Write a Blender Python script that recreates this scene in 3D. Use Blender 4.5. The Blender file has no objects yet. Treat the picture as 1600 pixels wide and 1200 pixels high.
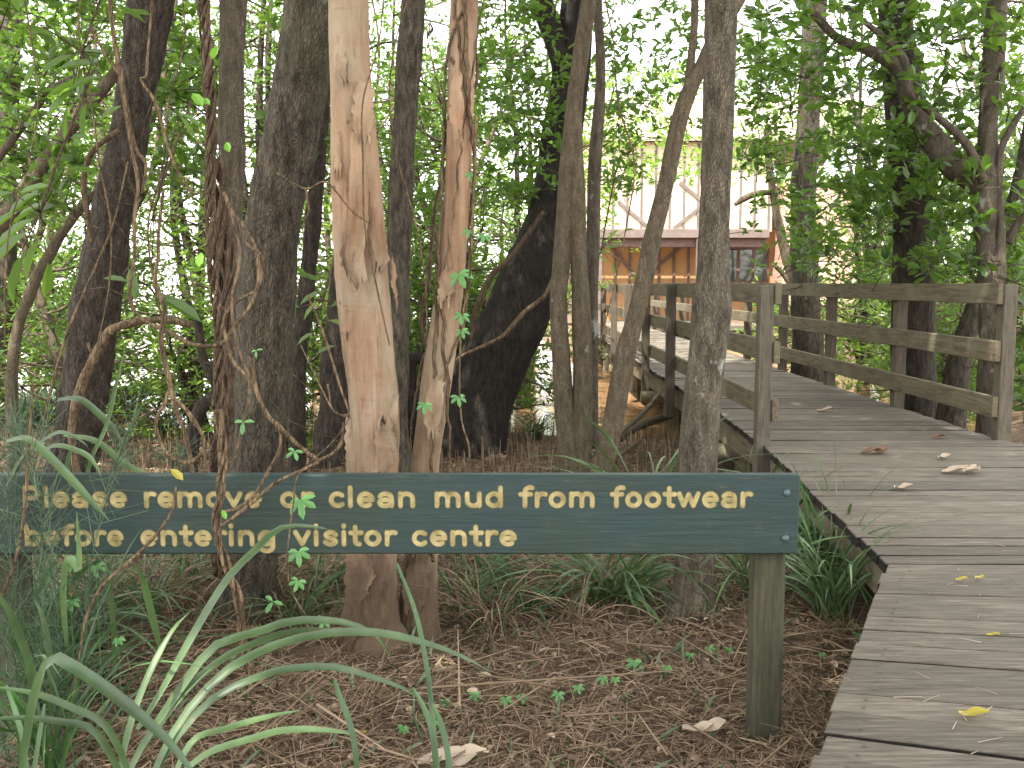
import bpy, math, random
import numpy as np
from mathutils import Vector, noise as mnoise

random.seed(7); rng = np.random.default_rng(7)
S = bpy.context.scene
COL = S.collection
F = 1556.0; H = 1.15; TH = math.atan(157 / F)
CT, ST = math.cos(TH), math.sin(TH)

# ------------------------------------------------------------------ helpers
def P(u, v, Y):
    """point at world distance Y along the sight line of photo pixel (u, v)"""
    a = (u - 800) / F; b = (600 - v) / F
    d = np.array([a, CT + b * ST, -ST + b * CT])
    return np.array([0, 0, H]) + d * (Y / d[1])

def G(u, v, z):
    a = (u - 800) / F; b = (600 - v) / F
    d = np.array([a, CT + b * ST, -ST + b * CT])
    return np.array([0, 0, H]) + d * ((z - H) / d[2])

def sstep(a, b, x):
    t = np.clip((x - a) / (b - a), 0, 1); return t * t * (3 - 2 * t)

def gz(x, y):
    x = np.asarray(x, float); y = np.asarray(y, float)
    z = -0.40 - 0.16 * sstep(5, 9, y) - 0.42 * sstep(10.5, 14.5, y + 0.25 * np.sin(x * .7))
    z = z + 0.10 * sstep(3.4, 1.5, y) * sstep(0.2, 1.4, x)
    z = z + 0.02 * np.sin(x * 2.3 + y * 1.1) + 0.015 * np.sin(y * 3.7 - x * 1.9) + 0.012 * np.sin(x * 7.1) * np.sin(y * 6.3)
    z = z + 0.35 * sstep(-3.2, -6, x) * sstep(9, 12, y) * sstep(17, 14, y)
    z = z + 1.0 * sstep(38, 46, y) * sstep(-1, 4, x) + 0.55 * sstep(5.5, 8.5, x) * sstep(11, 13, y)
    z = z + 0.8 * sstep(26.5, 28.5, y) * sstep(0.5, 2.0, x)
    return z

class MB:
    def __init__(s): s.V = []; s.Fc = []; s.n = 0
    def add(s, V, faces, mat=0, smooth=False):
        V = np.asarray(V, float).reshape(-1, 3); faces = np.asarray(faces, int)
        s.V.append(V); s.Fc.append((faces + s.n, mat, smooth)); s.n += len(V)
    def build(s, name, mats, parent=None, origin=(0, 0, 0)):
        origin = np.asarray(origin, float)
        V = (np.concatenate(s.V) - origin).astype(np.float32)
        me = bpy.data.meshes.new(name)
        me.vertices.add(len(V)); me.vertices.foreach_set('co', V.ravel())
        idx = np.concatenate([f.ravel() for f, m, sm in s.Fc]).astype(np.int32)
        tot = np.concatenate([np.full(len(f), f.shape[1]) for f, m, sm in s.Fc]).astype(np.int32)
        st = np.concatenate([[0], np.cumsum(tot)[:-1]]).astype(np.int32)
        me.loops.add(len(idx)); me.loops.foreach_set('vertex_index', idx)
        me.polygons.add(len(tot)); me.polygons.foreach_set('loop_start', st)
        me.polygons.foreach_set('loop_total', tot)
        me.polygons.foreach_set('material_index', np.concatenate([np.full(len(f), m) for f, m, sm in s.Fc]).astype(np.int32))
        me.polygons.foreach_set('use_smooth', np.concatenate([np.full(len(f), sm) for f, m, sm in s.Fc]).astype(bool))
        if not isinstance(mats, (list, tuple)): mats = [mats]
        for m in mats: me.materials.append(m)
        me.update(calc_edges=True); me.validate()
        o = bpy.data.objects.new(name, me); COL.objects.link(o)
        if parent is not None: o.parent = parent
        else: o.location = origin
        return o

def tag(o, label=None, cat=None, group=None, kind=None):
    if label: o['label'] = label
    if cat: o['category'] = cat
    if group: o['group'] = group
    if kind: o['kind'] = kind
    return o

def empty(name, loc, label, cat, group=None):
    o = bpy.data.objects.new(name, None); COL.objects.link(o)
    o.location = tuple(float(c) for c in loc); o.empty_display_size = .2
    return tag(o, label, cat, group)

def copy_tree(r):
    c = r.copy(); COL.objects.link(c)
    for ch in r.children:
        d = ch.copy(); COL.objects.link(d); d.parent = c
    return c

def smooth_path(pts, n):
    """Catmull-Rom through rows of (x, y, z, r)"""
    p = np.asarray(pts, float)
    if len(p) == 2: return p[0] + np.linspace(0, 1, n)[:, None] * (p[1] - p[0])
    q = np.vstack([2 * p[0] - p[1], p, 2 * p[-1] - p[-2]])
    seg = np.linalg.norm(np.diff(p[:, :3], axis=0), axis=1)
    cum = np.concatenate([[0], np.cumsum(seg)])
    out = []
    for d in np.linspace(0, cum[-1], n):
        i = min(np.searchsorted(cum, d, side='right') - 1, len(p) - 2)
        t = (d - cum[i]) / max(seg[i], 1e-9)
        a, b, c, e = q[i], q[i + 1], q[i + 2], q[i + 3]
        out.append(.5 * (2 * b + (c - a) * t + (2 * a - 5 * b + 4 * c - e) * t * t + (3 * b - a - 3 * c + e) * t ** 3))
    return np.array(out)

def frames(pts):
    T = np.gradient(pts, axis=0); T /= np.maximum(np.linalg.norm(T, axis=1), 1e-9)[:, None]
    ref = np.array([1., .13, .07]) if abs(T[0][0]) < .8 else np.array([0, 1., .1])
    n = ref - T[0] * ref.dot(T[0]); n /= np.linalg.norm(n)
    Ns = []
    for t in T:
        n = n - t * n.dot(t); n /= max(np.linalg.norm(n), 1e-9); Ns.append(n)
    Ns = np.array(Ns); return T, Ns, np.cross(T, Ns)

def tube(mb, path, segs=10, n=None, mat=0, amp=0., freq=3., lump=0., seed=0., flat=1., resamp=True, fine=0.):
    p = np.asarray(path, float)
    if resamp: p = smooth_path(p, n or max(6, 5 * len(p)))
    c = p[:, :3]; r = np.abs(p[:, 3])
    T, A, B = frames(c)
    ang = np.arange(segs) / segs * 2 * math.pi
    R = np.repeat(r[:, None], segs, 1)
    if amp or lump:
        for i in range(len(c)):
            for j in range(segs):
                d = A[i] * math.cos(ang[j]) + B[i] * math.sin(ang[j])
                q = c[i] + d * r[i]
                k = 0
                if amp: k += amp * mnoise.noise(Vector((q[0] * freq * 3 + seed, q[1] * freq * 3, q[2] * freq * .6)))
                if lump: k += lump * mnoise.noise(Vector((q[0] * 2.2 + seed + 9, q[1] * 2.2, q[2] * 1.6)))
                if fine: k += fine * abs(mnoise.noise(Vector((q[0] * 42 + seed, q[1] * 42, q[2] * 11)))) + fine * .6 * mnoise.noise(Vector((q[0] * 80, q[1] * 80, q[2] * 34)))
                R[i, j] *= 1 + k
    V = c[:, None, :] + (A[:, None, :] * np.cos(ang)[None, :, None] + B[:, None, :] * np.sin(ang)[None, :, None] * flat) * R[:, :, None]
    m = len(c)
    i, j = np.meshgrid(np.arange(m - 1), np.arange(segs), indexing='ij')
    j2 = (j + 1) % segs
    faces = np.stack([i * segs + j, i * segs + j2, (i + 1) * segs + j2, (i + 1) * segs + j], -1).reshape(-1, 4)
    mb.add(V, faces, mat, True)
    k = mb.n - m * segs
    mb.Fc.append((np.array([list(range(k + segs - 1, k - 1, -1))]), mat, False))
    mb.Fc.append((np.array([list(range(k + (m - 1) * segs, k + m * segs))]), mat, False))
    return p

def box(mb, x0, x1, y0, y1, z0, z1, mat=0, bev=0.004):
    """box with chamfered long edges"""
    c = np.array([(x0 + x1) / 2, (y0 + y1) / 2, (z0 + z1) / 2]); h = np.array([x1 - x0, y1 - y0, z1 - z0]) / 2
    b = min(bev, h.min() * .4)
    V = []; ids = {}
    for sx in (-1, 1):
        for sy in (-1, 1):
            for sz in (-1, 1):
                for ax in range(3):
                    q = np.array([sx, sy, sz]) * (h - b); q[ax] = (sx, sy, sz)[ax] * h[ax]
                    ids[(sx, sy, sz, ax)] = len(V); V.append(c + q)
    fq = []; ft = []
    for ax in range(3):
        o = [a for a in range(3) if a != ax]
        for s in (-1, 1):
            loop = []
            for a, d in ((-1, -1), (1, -1), (1, 1), (-1, 1)):
                k = [0, 0, 0]; k[ax] = s; k[o[0]] = a; k[o[1]] = d
                loop.append(ids[(*k, ax)])
            if (s == 1) == (ax == 1): loop = loop[::-1]
            fq.append(loop)
        for a in (-1, 1):
            for d in (-1, 1):
                k0 = [0, 0, 0]; k1 = [0, 0, 0]
                k0[ax], k1[ax] = -1, 1
                for k in (k0, k1): k[o[0]] = a; k[o[1]] = d
                L = [ids[(*k0, o[0])], ids[(*k1, o[0])], ids[(*k1, o[1])], ids[(*k0, o[1])]]
                nn = np.cross(V[L[1]] - V[L[0]], V[L[3]] - V[L[0]]); dirv = np.zeros(3); dirv[o[0]] = a; dirv[o[1]] = d
                fq.append(L if nn.dot(dirv) > 0 else L[::-1])
    for sx in (-1, 1):
        for sy in (-1, 1):
            for sz in (-1, 1):
                L = [ids[(sx, sy, sz, a)] for a in range(3)]
                nn = np.cross(V[L[1]] - V[L[0]], V[L[2]] - V[L[0]])
                ft.append(L if nn.dot([sx, sy, sz]) > 0 else L[::-1])
    k = mb.n
    mb.add(V, fq, mat); mb.Fc.append((np.array(ft) + k, mat, False))

def unit(v): return v / np.maximum(np.linalg.norm(v, axis=-1, keepdims=True), 1e-9)

def leaves(mb, base, axis, nrm, L, W, mat=0, fold=.25, droop=.15):
    """many folded elliptical leaves at once"""
    base = np.asarray(base, float); axis = unit(np.asarray(axis, float)); n = len(base)
    side = unit(np.cross(axis, nrm)); nr = unit(np.cross(side, axis))
    L = np.broadcast_to(np.asarray(L, float), n)[:, None]; W = np.broadcast_to(np.asarray(W, float), n)[:, None]
    def pt(t, s, up): return base + axis * L * t + side * W * s + nr * (W * up - L * droop * t * t)
    V = np.stack([pt(0, 0, 0), pt(.32, .40, fold * .8), pt(.72, .46, fold), pt(1, 0, 0), pt(.72, -.46, fold), pt(.32, -.40, fold * .8)], 1)
    k = np.arange(n)[:, None] * 6
    f = np.concatenate([k + np.array([[0, 1, 2, 3]]), k + np.array([[0, 3, 4, 5]])])
    mb.add(V.reshape(-1, 3), f, mat)

def rosettes(mb, cen, per, L, W, mat=0, up=.45, jit=.03, tip=None):
    n = len(cen); m = n * per
    c = np.repeat(cen, per, 0) + rng.normal(0, jit, (m, 3))
    d = rng.normal(0, 1, (m, 3)); d[:, 2] = d[:, 2] * .55 + up * .6
    d = unit(d)
    if tip is not None: d = unit(d + np.repeat(tip, per, 0) * .7)
    nm = rng.normal(0, .45, (m, 3)) + [0, 0, 1]
    ll = L * rng.uniform(.65, 1.2, m)
    leaves(mb, c + d * .02, d, nm, ll, W * ll / L, mat, fold=rng.uniform(.05, .4), droop=rng.uniform(.02, .3))

def prisms(mb, a, b, r, mat=0):
    """many thin three-sided twigs from a to b"""
    a = np.asarray(a, float); b = np.asarray(b, float); n = len(a)
    d = unit(b - a); ref = np.where(np.abs(d[:, 2:3]) > .8, [[1., 0, 0]], [[0, 0, 1.]])
    s = unit(np.cross(d, ref)); t = np.cross(d, s)
    r = np.broadcast_to(np.asarray(r, float), n)[:, None]
    rows = []
    for base, q in ((a, 1.), (b, .45)):
        for k in range(3):
            an = k * 2.0944; rows.append(base + (s * math.cos(an) + t * math.sin(an)) * r * q)
    V = np.stack(rows, 1).reshape(-1, 3)
    k = np.arange(n)[:, None] * 6
    f = np.concatenate([k + np.array([[i, (i + 1) % 3, 3 + (i + 1) % 3, 3 + i]]) for i in range(3)])
    mb.add(V, f, mat, True)

def blade(mb, path, w, mat=0, keel=.22, nrm=(0, -.3, 1), n=14):
    """a strap leaf: ribbon with a V keel, tapering to a point"""
    p = smooth_path(np.column_stack([np.asarray(path, float), np.zeros(len(path))]), n)[:, :3]
    T = unit(np.gradient(p, axis=0)); s = unit(np.cross(T, np.asarray(nrm, float))); u = np.cross(s, T)
    t = np.linspace(0, 1, n); ww = w * np.minimum(1, .55 + t * 1.6) * np.clip((1 - t) * 3.2, 0.02, 1) ** .7
    V = np.stack([p - s * ww[:, None] / 2 + u * (ww * keel)[:, None], p, p + s * ww[:, None] / 2 + u * (ww * keel)[:, None]], 1).reshape(-1, 3)
    i = np.arange(n - 1)[:, None] * 3
    mb.add(V, np.concatenate([i + [[0, 1, 4, 3]], i + [[1, 2, 5, 4]]]), mat, True)

# ------------------------------------------------------------------ materials
def newmat(name):
    m = bpy.data.materials.new(name); m.use_nodes = True
    nt = m.node_tree; nt.nodes.clear()
    out = nt.nodes.new('ShaderNodeOutputMaterial'); b = nt.nodes.new('ShaderNodeBsdfPrincipled')
    nt.links.new(b.outputs[0], out.inputs[0]); return m, nt, b, out
def nd(nt, t, **kw):
    n = nt.nodes.new(t)
    for k, v in kw.items():
        if hasattr(n, k): setattr(n, k, v)
        else: n.inputs[k.replace('_', ' ')].default_value = v
    return n
def coords(nt, scale=(1, 1, 1)):
    tc = nd(nt, 'ShaderNodeTexCoord'); mp = nd(nt, 'ShaderNodeMapping'); mp.inputs['Scale'].default_value = scale
    nt.links.new(tc.outputs['Object'], mp.inputs[0]); return mp.outputs[0]
def ramp(nt, src, stops):
    r = nd(nt, 'ShaderNodeValToRGB'); e = r.color_ramp.elements
    while len(e) < len(stops): e.new(.5)
    for k, (p, c) in zip(e, stops): k.position = p; k.color = (*c, 1) if len(c) == 3 else c
    nt.links.new(src, r.inputs[0]); return r.outputs[0]
def mix(nt, fac, a, b, mode='MIX'):
    n = nd(nt, 'ShaderNodeMixRGB', blend_type=mode)
    for s, q in ((fac, 0), (a, 1), (b, 2)):
        if hasattr(s, 'is_linked'): nt.links.new(s, n.inputs[q])
        else: n.inputs[q].default_value = s if q == 0 else (*s, 1)
    return n.outputs[0]
def bump(nt, b, src, strength, dist=.01):
    n = nd(nt, 'ShaderNodeBump'); n.inputs['Strength'].default_value = strength; n.inputs['Distance'].default_value = dist
    nt.links.new(src, n.inputs['Height']); nt.links.new(n.outputs[0], b.inputs['Normal'])
def noise(nt, vec, scale, detail=5, rough=.6, dist=0.):
    n = nd(nt, 'ShaderNodeTexNoise'); n.inputs['Scale'].default_value = scale; n.inputs['Detail'].default_value = detail
    n.inputs['Roughness'].default_value = rough; n.inputs['Distortion'].default_value = dist
    nt.links.new(vec, n.inputs['Vector']); return n.outputs[0]
def island(nt): return nd(nt, 'ShaderNodeNewGeometry').outputs['Random Per Island']

def bark(name, dark, light, lichen=None, lamt=.62, fis=95, rough=.9, moss=None):
    m, nt, b, out = newmat(name)
    v = coords(nt, (1, 1, .28))
    vo = nd(nt, 'ShaderNodeTexVoronoi', feature='DISTANCE_TO_EDGE'); vo.inputs['Scale'].default_value = fis
    nz = noise(nt, v, 6, 4); wv = nd(nt, 'ShaderNodeVectorMath', operation='MULTIPLY_ADD')
    nt.links.new(v, wv.inputs[0]); wv.inputs[1].default_value = (1, 1, 1)
    sc = nd(nt, 'ShaderNodeVectorMath', operation='SCALE'); nt.links.new(nz, sc.inputs[0]); sc.inputs['Scale'].default_value = .12
    nt.links.new(sc.outputs[0], wv.inputs[2]); nt.links.new(wv.outputs[0], vo.inputs['Vector'])
    plate = ramp(nt, vo.outputs['Distance'], [(0, (0, 0, 0)), (.16, (1, 1, 1))])
    n1 = noise(nt, v, 30, 6, .7)
    tone = ramp(nt, n1, [(.36, dark), (.66, light)])
    c = mix(nt, 1, tone, mix(nt, plate, (.68, .66, .64), (1, 1, 1)), 'MULTIPLY')
    v2 = coords(nt, (1, 1, .7))
    c = mix(nt, .5, c, ramp(nt, noise(nt, v2, 2.5, 3), [(.35, tuple(x * .6 for x in light)), (.65, light)]), 'SOFT_LIGHT')
    if lichen:
        f = ramp(nt, noise(nt, v2, 7, 6, .65), [(lamt, (0, 0, 0)), (lamt + .07, (1, 1, 1))])
        c = mix(nt, f, c, lichen)
    if moss:
        f = ramp(nt, noise(nt, v2, 3.1, 5, .6), [(.5, (0, 0, 0)), (.68, (.35, .35, .35))])
        c = mix(nt, f, c, moss)
    nt.links.new(c, b.inputs['Base Color']); b.inputs['Roughness'].default_value = rough
    b.inputs['Specular IOR Level'].default_value = .25
    h = mix(nt, .5, plate, n1); bump(nt, b, h, .9, .012)
    return m

def paperbark(name):
    m, nt, b, out = newmat(name)
    v = coords(nt, (1, 1, .12)); v2 = coords(nt, (1, 1, .5)); v3 = coords(nt, (.5, .5, 3.))
    n1 = noise(nt, v, 13, 6, .65, .6)
    c = ramp(nt, n1, [(.30, (.10, .055, .03)), (.40, (.215, .13, .078)), (.55, (.30, .195, .125)), (.74, (.42, .315, .225))])
    n2 = noise(nt, v2, 4.5, 5, .6)
    c = mix(nt, ramp(nt, n2, [(.45, (0, 0, 0)), (.62, (.65, .65, .65))]), c, (.31, .275, .19))
    n4 = noise(nt, v2, 2.2, 4, .6)
    c = mix(nt, ramp(nt, n4, [(.5, (0, 0, 0)), (.68, (.6, .6, .6))]), c, (.42, .22, .12))
    n3 = noise(nt, v3, 9, 5, .7)
    c = mix(nt, ramp(nt, n3, [(.62, (0, 0, 0)), (.72, (.5, .5, .5))]), c, (.12, .075, .045))
    n5 = noise(nt, coords(nt, (1, 1, .07)), 34, 6, .7, .4)
    c = mix(nt, ramp(nt, n5, [(.33, (.75, .75, .75)), (.42, (0, 0, 0))]), c, (.17, .095, .05))
    kn = nd(nt, 'ShaderNodeTexVoronoi'); kn.inputs['Scale'].default_value = 9; nt.links.new(coords(nt, (1, 1, .8)), kn.inputs['Vector'])
    c = mix(nt, ramp(nt, kn.outputs['Distance'], [(.06, (.85, .85, .85)), (.12, (0, 0, 0))]), c, (.06, .04, .025))
    sp = nd(nt, 'ShaderNodeSeparateXYZ'); tc = nd(nt, 'ShaderNodeTexCoord'); nt.links.new(tc.outputs['Object'], sp.inputs[0])
    ad = nd(nt, 'ShaderNodeMath', operation='ADD'); nt.links.new(sp.outputs[2], ad.inputs[0]); nt.links.new(n2, ad.inputs[1])
    c = mix(nt, ramp(nt, ad.outputs[0], [(.8, (.9, .9, .9)), (1.2, (0, 0, 0))]), c, (.095, .066, .043))   # mud stained foot
    nt.links.new(c, b.inputs['Base Color']); b.inputs['Roughness'].default_value = .75; b.inputs['Specular IOR Level'].default_value = .2
    bump(nt, b, mix(nt, .5, mix(nt, .5, n1, n3), n5), 1., .03)
    return m

def leafmat(name, dark, light, trans, amt=.35, rough=.38, spec=.5, spots=False):
    m, nt, b, out = newmat(name)
    r = island(nt)
    c = ramp(nt, r, [(0, dark), (.8, light), (1, tuple(x * 1.35 for x in light))])
    nt.links.new(c, b.inputs['Base Color']); b.inputs['Roughness'].default_value = rough
    b.inputs['Specular IOR Level'].default_value = spec
    if spots:
        f = ramp(nt, noise(nt, coords(nt), 14, 5, .7), [(.60, (0, 0, 0)), (.70, (.8, .8, .8))]); c = mix(nt, f, c, (.17, .13, .06))
        f = ramp(nt, noise(nt, coords(nt), 5, 3, .6), [(.35, (.55, .55, .5)), (.65, (1.1, 1.1, 1.0))]); c = mix(nt, 1, c, f, 'MULTIPLY'); nt.links.new(c, b.inputs['Base Color'])
    t = nd(nt, 'ShaderNodeBsdfTranslucent'); t.inputs[0].default_value = (*trans, 1)
    ms = nd(nt, 'ShaderNodeMixShader'); ms.inputs[0].default_value = amt
    nt.links.new(b.outputs[0], ms.inputs[1]); nt.links.new(t.outputs[0], ms.inputs[2]); nt.links.new(ms.outputs[0], out.inputs[0])
    return m

def wood(name, c1, c2, c3, stretch=(1, 12, 12), scale=3., rough=.85, stain=None, strength=.4, ri=.5):
    m, nt, b, out = newmat(name)
    v = coords(nt, stretch); r = island(nt)
    off = nd(nt, 'ShaderNodeVectorMath', operation='ADD'); nt.links.new(v, off.inputs[0])
    cb = nd(nt, 'ShaderNodeCombineXYZ'); ml = nd(nt, 'ShaderNodeMath', operation='MULTIPLY'); nt.links.new(r, ml.inputs[0]); ml.inputs[1].default_value = 40
    for k in range(3): nt.links.new(ml.outputs[0], cb.inputs[k])
    nt.links.new(cb.outputs[0], off.inputs[1]); v = off.outputs[0]
    n1 = noise(nt, v, scale, 7, .68)
    c = ramp(nt, n1, [(.3, c1), (.5, c2), (.72, c3)])
    tone = ramp(nt, r, [(0, (1 - ri, 1 - ri, 1 - ri)), (1, (1.0, 1.0, 1.0))])
    c = mix(nt, 1, c, tone, 'MULTIPLY')
    if stain:
        n2 = noise(nt, coords(nt, (1.3, 1.3, 1.3)), 2.4, 5, .65)
        c = mix(nt, ramp(nt, n2, [(.48, (0, 0, 0)), (.66, (.75, .75, .75))]), c, stain)
    nt.links.new(c, b.inputs['Base Color']); b.inputs['Roughness'].default_value = rough; b.inputs['Specular IOR Level'].default_value = .3
    bump(nt, b, n1, strength, .006)
    return m

def plain(name, c1, c2, scale=8, rough=.7, spec=.3, bs=.15):
    m, nt, b, out = newmat(name)
    n = noise(nt, coords(nt), scale, 5, .6)
    nt.links.new(ramp(nt, n, [(.3, c1), (.7, c2)]), b.inputs['Base Color'])
    b.inputs['Roughness'].default_value = rough; b.inputs['Specular IOR Level'].default_value = spec
    if bs: bump(nt, b, n, bs, .005)
    return m

M = {}
M['bark_dark'] = bark('dark_bark', (.045, .038, .029), (.19, .165, .13), (.20, .21, .17), .66, moss=(.075, .085, .04))
M['bark_black'] = bark('blackish_bark', (.026, .021, .016), (.125, .104, .081), None, fis=80)
M['bark_jet'] = bark('jet_bark', (.018, .015, .012), (.07, .058, .046), None, fis=70)
M['bark_grey'] = bark('grey_bark', (.10, .085, .065), (.22, .19, .15), (.30, .31, .27), .62, fis=120)
M['bark_lichen'] = bark('speckled_bark', (.085, .072, .055), (.25, .22, .17), (.33, .34, .29), .63, fis=140)
M['bark_smooth'] = bark('smooth_brown_bark', (.12, .10, .07), (.24, .20, .145), (.30, .30, .25), .66, fis=110)
M['paper'] = paperbark('paperbark')
M['vine'] = bark('vine_bark', (.09, .066, .042), (.29, .22, .145), None, fis=60)
M['vine_dark'] = bark('dark_vine_bark', (.08, .055, .038), (.19, .14, .095), None, fis=60)
M['leaf'] = leafmat('mangrove_leaf', (.024, .054, .012), (.062, .118, .024), (.17, .31, .035), .44)
M['leaf_dark'] = leafmat('dark_leaf', (.022, .052, .013), (.060, .118, .024), (.19, .34, .04), .42, .32)
M['leaf_bright'] = leafmat('bright_leaf', (.050, .100, .018), (.10, .18, .034), (.32, .50, .07), .5, .42)
M['leaf_vine'] = leafmat('palmate_leaf', (.075, .20, .065), (.12, .29, .09), (.2, .48, .10), .35, .45)
M['leaf_yellow'] = leafmat('yellow_leaf', (.36, .28, .04), (.44, .36, .07), (.6, .55, .05), .4)
M['leaf_lime'] = leafmat('lime_leaf', (.13, .32, .03), (.18, .40, .05), (.3, .6, .05), .4)
M['strap'] = leafmat('strap_leaf', (.045, .085, .038), (.10, .165, .068), (.11, .20, .04), .2, .42, spots=True)
M['strap_dark'] = leafmat('dark_strap_leaf', (.025, .065, .020), (.055, .12, .038), (.08, .2, .04), .25, .4, spots=True)
M['wisp'] = leafmat('wispy_needle', (.045, .085, .045), (.10, .16, .085), (.12, .2, .08), .2, .6)
M['litter'] = leafmat('needle_litter', (.07, .046, .029), (.27, .195, .13), (.1, .06, .03), .08, .9, .1)
M['litter_leaf'] = leafmat('dead_leaf', (.12, .08, .055), (.44, .34, .25), (.2, .12, .06), .1, .75, .2)
M['pale_leaf'] = leafmat('pale_dead_leaf', (.30, .235, .17), (.42, .34, .26), (.3, .2, .1), .1, .7, .2)
M['brown_leaf'] = leafmat('brown_dead_leaf', (.12, .065, .04), (.17, .095, .06), (.2, .1, .04), .1, .7, .2)
M['deck'] = wood('weathered_deck', (.060, .050, .038), (.145, .122, .094), (.26, .225, .178), (2.2, 26, 26), 2.6, .8, (.095, .08, .064), .6, .42)
M['rail'] = wood('weathered_rail', (.07, .054, .033), (.155, .122, .076), (.25, .205, .135), (16, 1.2, 16), 3, .85, (.15, .14, .085), .4, .3)
M['rail_orange'] = M['rail']
M['post'] = wood('dark_post', (.05, .038, .03), (.105, .08, .062), (.17, .135, .10), (18, 18, 1.6), 3, .85, (.10, .095, .06), .4, .3)
M['signpost'] = wood('mossy_post', (.026, .025, .016), (.048, .046, .028), (.09, .08, .046), (16, 16, 1.4), 3, .85, (.038, .052, .026), .4, .1)
M['post_grey'] = wood('grey_post', (.055, .045, .034), (.12, .10, .075), (.20, .17, .125), (18, 18, 1.6), 3, .85, (.12, .115, .08), .4, .3)
def signpaint():
    m, nt, b, out = newmat('sign_paint')
    n1 = noise(nt, coords(nt, (1.2, 6, 22)), 3, 6, .65)
    n2 = noise(nt, coords(nt, (1, 1, 2.5)), 1.6, 4, .6)
    c = ramp(nt, n1, [(.3, (.012, .024, .019)), (.7, (.024, .043, .033))])
    c = mix(nt, ramp(nt, n2, [(.42, (0, 0, 0)), (.65, (.6, .6, .6))]), c, (.012, .034, .040))
    n3 = noise(nt, coords(nt, (3, 3, 26)), 2.6, 7, .7)
    c = mix(nt, ramp(nt, n3, [(.63, (0, 0, 0)), (.70, (.7, .7, .7))]), c, (.10, .08, .05))
    nt.links.new(c, b.inputs['Base Color']); b.inputs['Roughness'].default_value = .5; b.inputs['Specular IOR Level'].default_value = .4
    n6 = noise(nt, coords(nt, (1, 1, 1)), 9, 8, .75)
    c = mix(nt, ramp(nt, n6, [(.56, (0, 0, 0)), (.72, (.45, .45, .45))]), c, (.055, .062, .045)); nt.links.new(c, b.inputs['Base Color'])
    bump(nt, b, mix(nt, .5, n1, n3), .5, .006); return m
M['sign'] = signpaint()
M['cream'] = plain('cream_letter', (.16, .125, .05), (.43, .355, .17), 22, .8, .2, .4)
M['groove_shade'] = plain('painted_groove_shade', (.07, .075, .045), (.15, .13, .065), 60, .9, .1, .2)  # wider dark stroke under each letter, painting the shadow inside a routed groove
M['bolt'] = plain('painted_bolt', (.03, .06, .06), (.06, .10, .10), 40, .45, .5)
M['gap_shade'] = wood('shaded_plank_side', (.010, .008, .006), (.022, .017, .013), (.05, .04, .03), (2, 20, 20), 3, .9)  # near-black plank sides, painting the shade inside the deck gaps
M['screw'] = plain('screw_head', (.03, .025, .02), (.09, .07, .055), 90, .6, .5)
M['concrete'] = plain('pale_concrete', (.45, .40, .30), (.65, .60, .50), 6, .9)
M['wall_orange'] = plain('orange_board', (.33, .18, .085), (.40, .225, .11), 3, .8, .2, .05)
M['wall_cream'] = plain('cream_board', (.56, .47, .33), (.64, .55, .40), 3, .8, .2, .05)
M['timber'] = plain('purple_brown_shade_strip', (.10, .06, .055), (.16, .10, .09), 9, .7)
M['fascia'] = plain('mauve_fascia', (.115, .085, .075), (.165, .13, .115), 5, .6)
M['roof'] = plain('brown_roof', (.30, .25, .20), (.40, .34, .28), 4, .8)
def brickmat():
    m, nt, b, out = newmat('brick')
    tc = nd(nt, 'ShaderNodeTexCoord'); s = nd(nt, 'ShaderNodeSeparateXYZ'); c = nd(nt, 'ShaderNodeCombineXYZ')
    nt.links.new(tc.outputs['Object'], s.inputs[0]); nt.links.new(s.outputs[0], c.inputs[0]); nt.links.new(s.outputs[2], c.inputs[1])
    k = nd(nt, 'ShaderNodeTexBrick'); nt.links.new(c.outputs[0], k.inputs['Vector'])
    k.inputs['Color1'].default_value = (.42, .20, .13, 1); k.inputs['Color2'].default_value = (.55, .31, .22, 1); k.inputs['Mortar'].default_value = (.6, .52, .46, 1)
    k.inputs['Scale'].default_value = 4.2; k.inputs['Mortar Size'].default_value = .025
    nt.links.new(k.outputs['Color'], b.inputs['Base Color']); b.inputs['Roughness'].default_value = .9; return m
M['brick'] = brickmat()
def glassmat():
    m, nt, b, out = newmat('window_glass')
    b.inputs['Base Color'].default_value = (.03, .035, .04, 1); b.inputs['Roughness'].default_value = .05; b.inputs['Specular IOR Level'].default_value = .9
    return m
M['glass'] = glassmat()
def groundmat():
    m, nt, b, out = newmat('litter_ground')
    v = coords(nt)
    n1 = noise(nt, v, 26, 8, .75, .8); n2 = noise(nt, v, 1.3, 5, .6)
    c = ramp(nt, n1, [(.3, (.04, .027, .018)), (.5, (.12, .083, .056)), (.72, (.26, .19, .132))])
    c = mix(nt, ramp(nt, n2, [(.4, (0, 0, 0)), (.7, (.6, .6, .6))]), c, (.115, .078, .05))
    nt.links.new(c, b.inputs['Base Color']); b.inputs['Roughness'].default_value = .95; b.inputs['Specular IOR Level'].default_value = .1
    bump(nt, b, n1, 1., .03); return m
M['ground'] = groundmat()
def watermat():
    m, nt, b, out = newmat('muddy_water')
    n = noise(nt, coords(nt, (1, .5, 1)), 1.2, 4, .55)
    c = ramp(nt, n, [(.35, (.20, .115, .055)), (.65, (.29, .175, .09))])
    nt.links.new(c, b.inputs['Base Color']); b.inputs['Roughness'].default_value = .09
    bump(nt, b, noise(nt, coords(nt, (1, .6, 1)), 5, 3, .5), .12, .02); return m
M['water'] = watermat()

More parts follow.
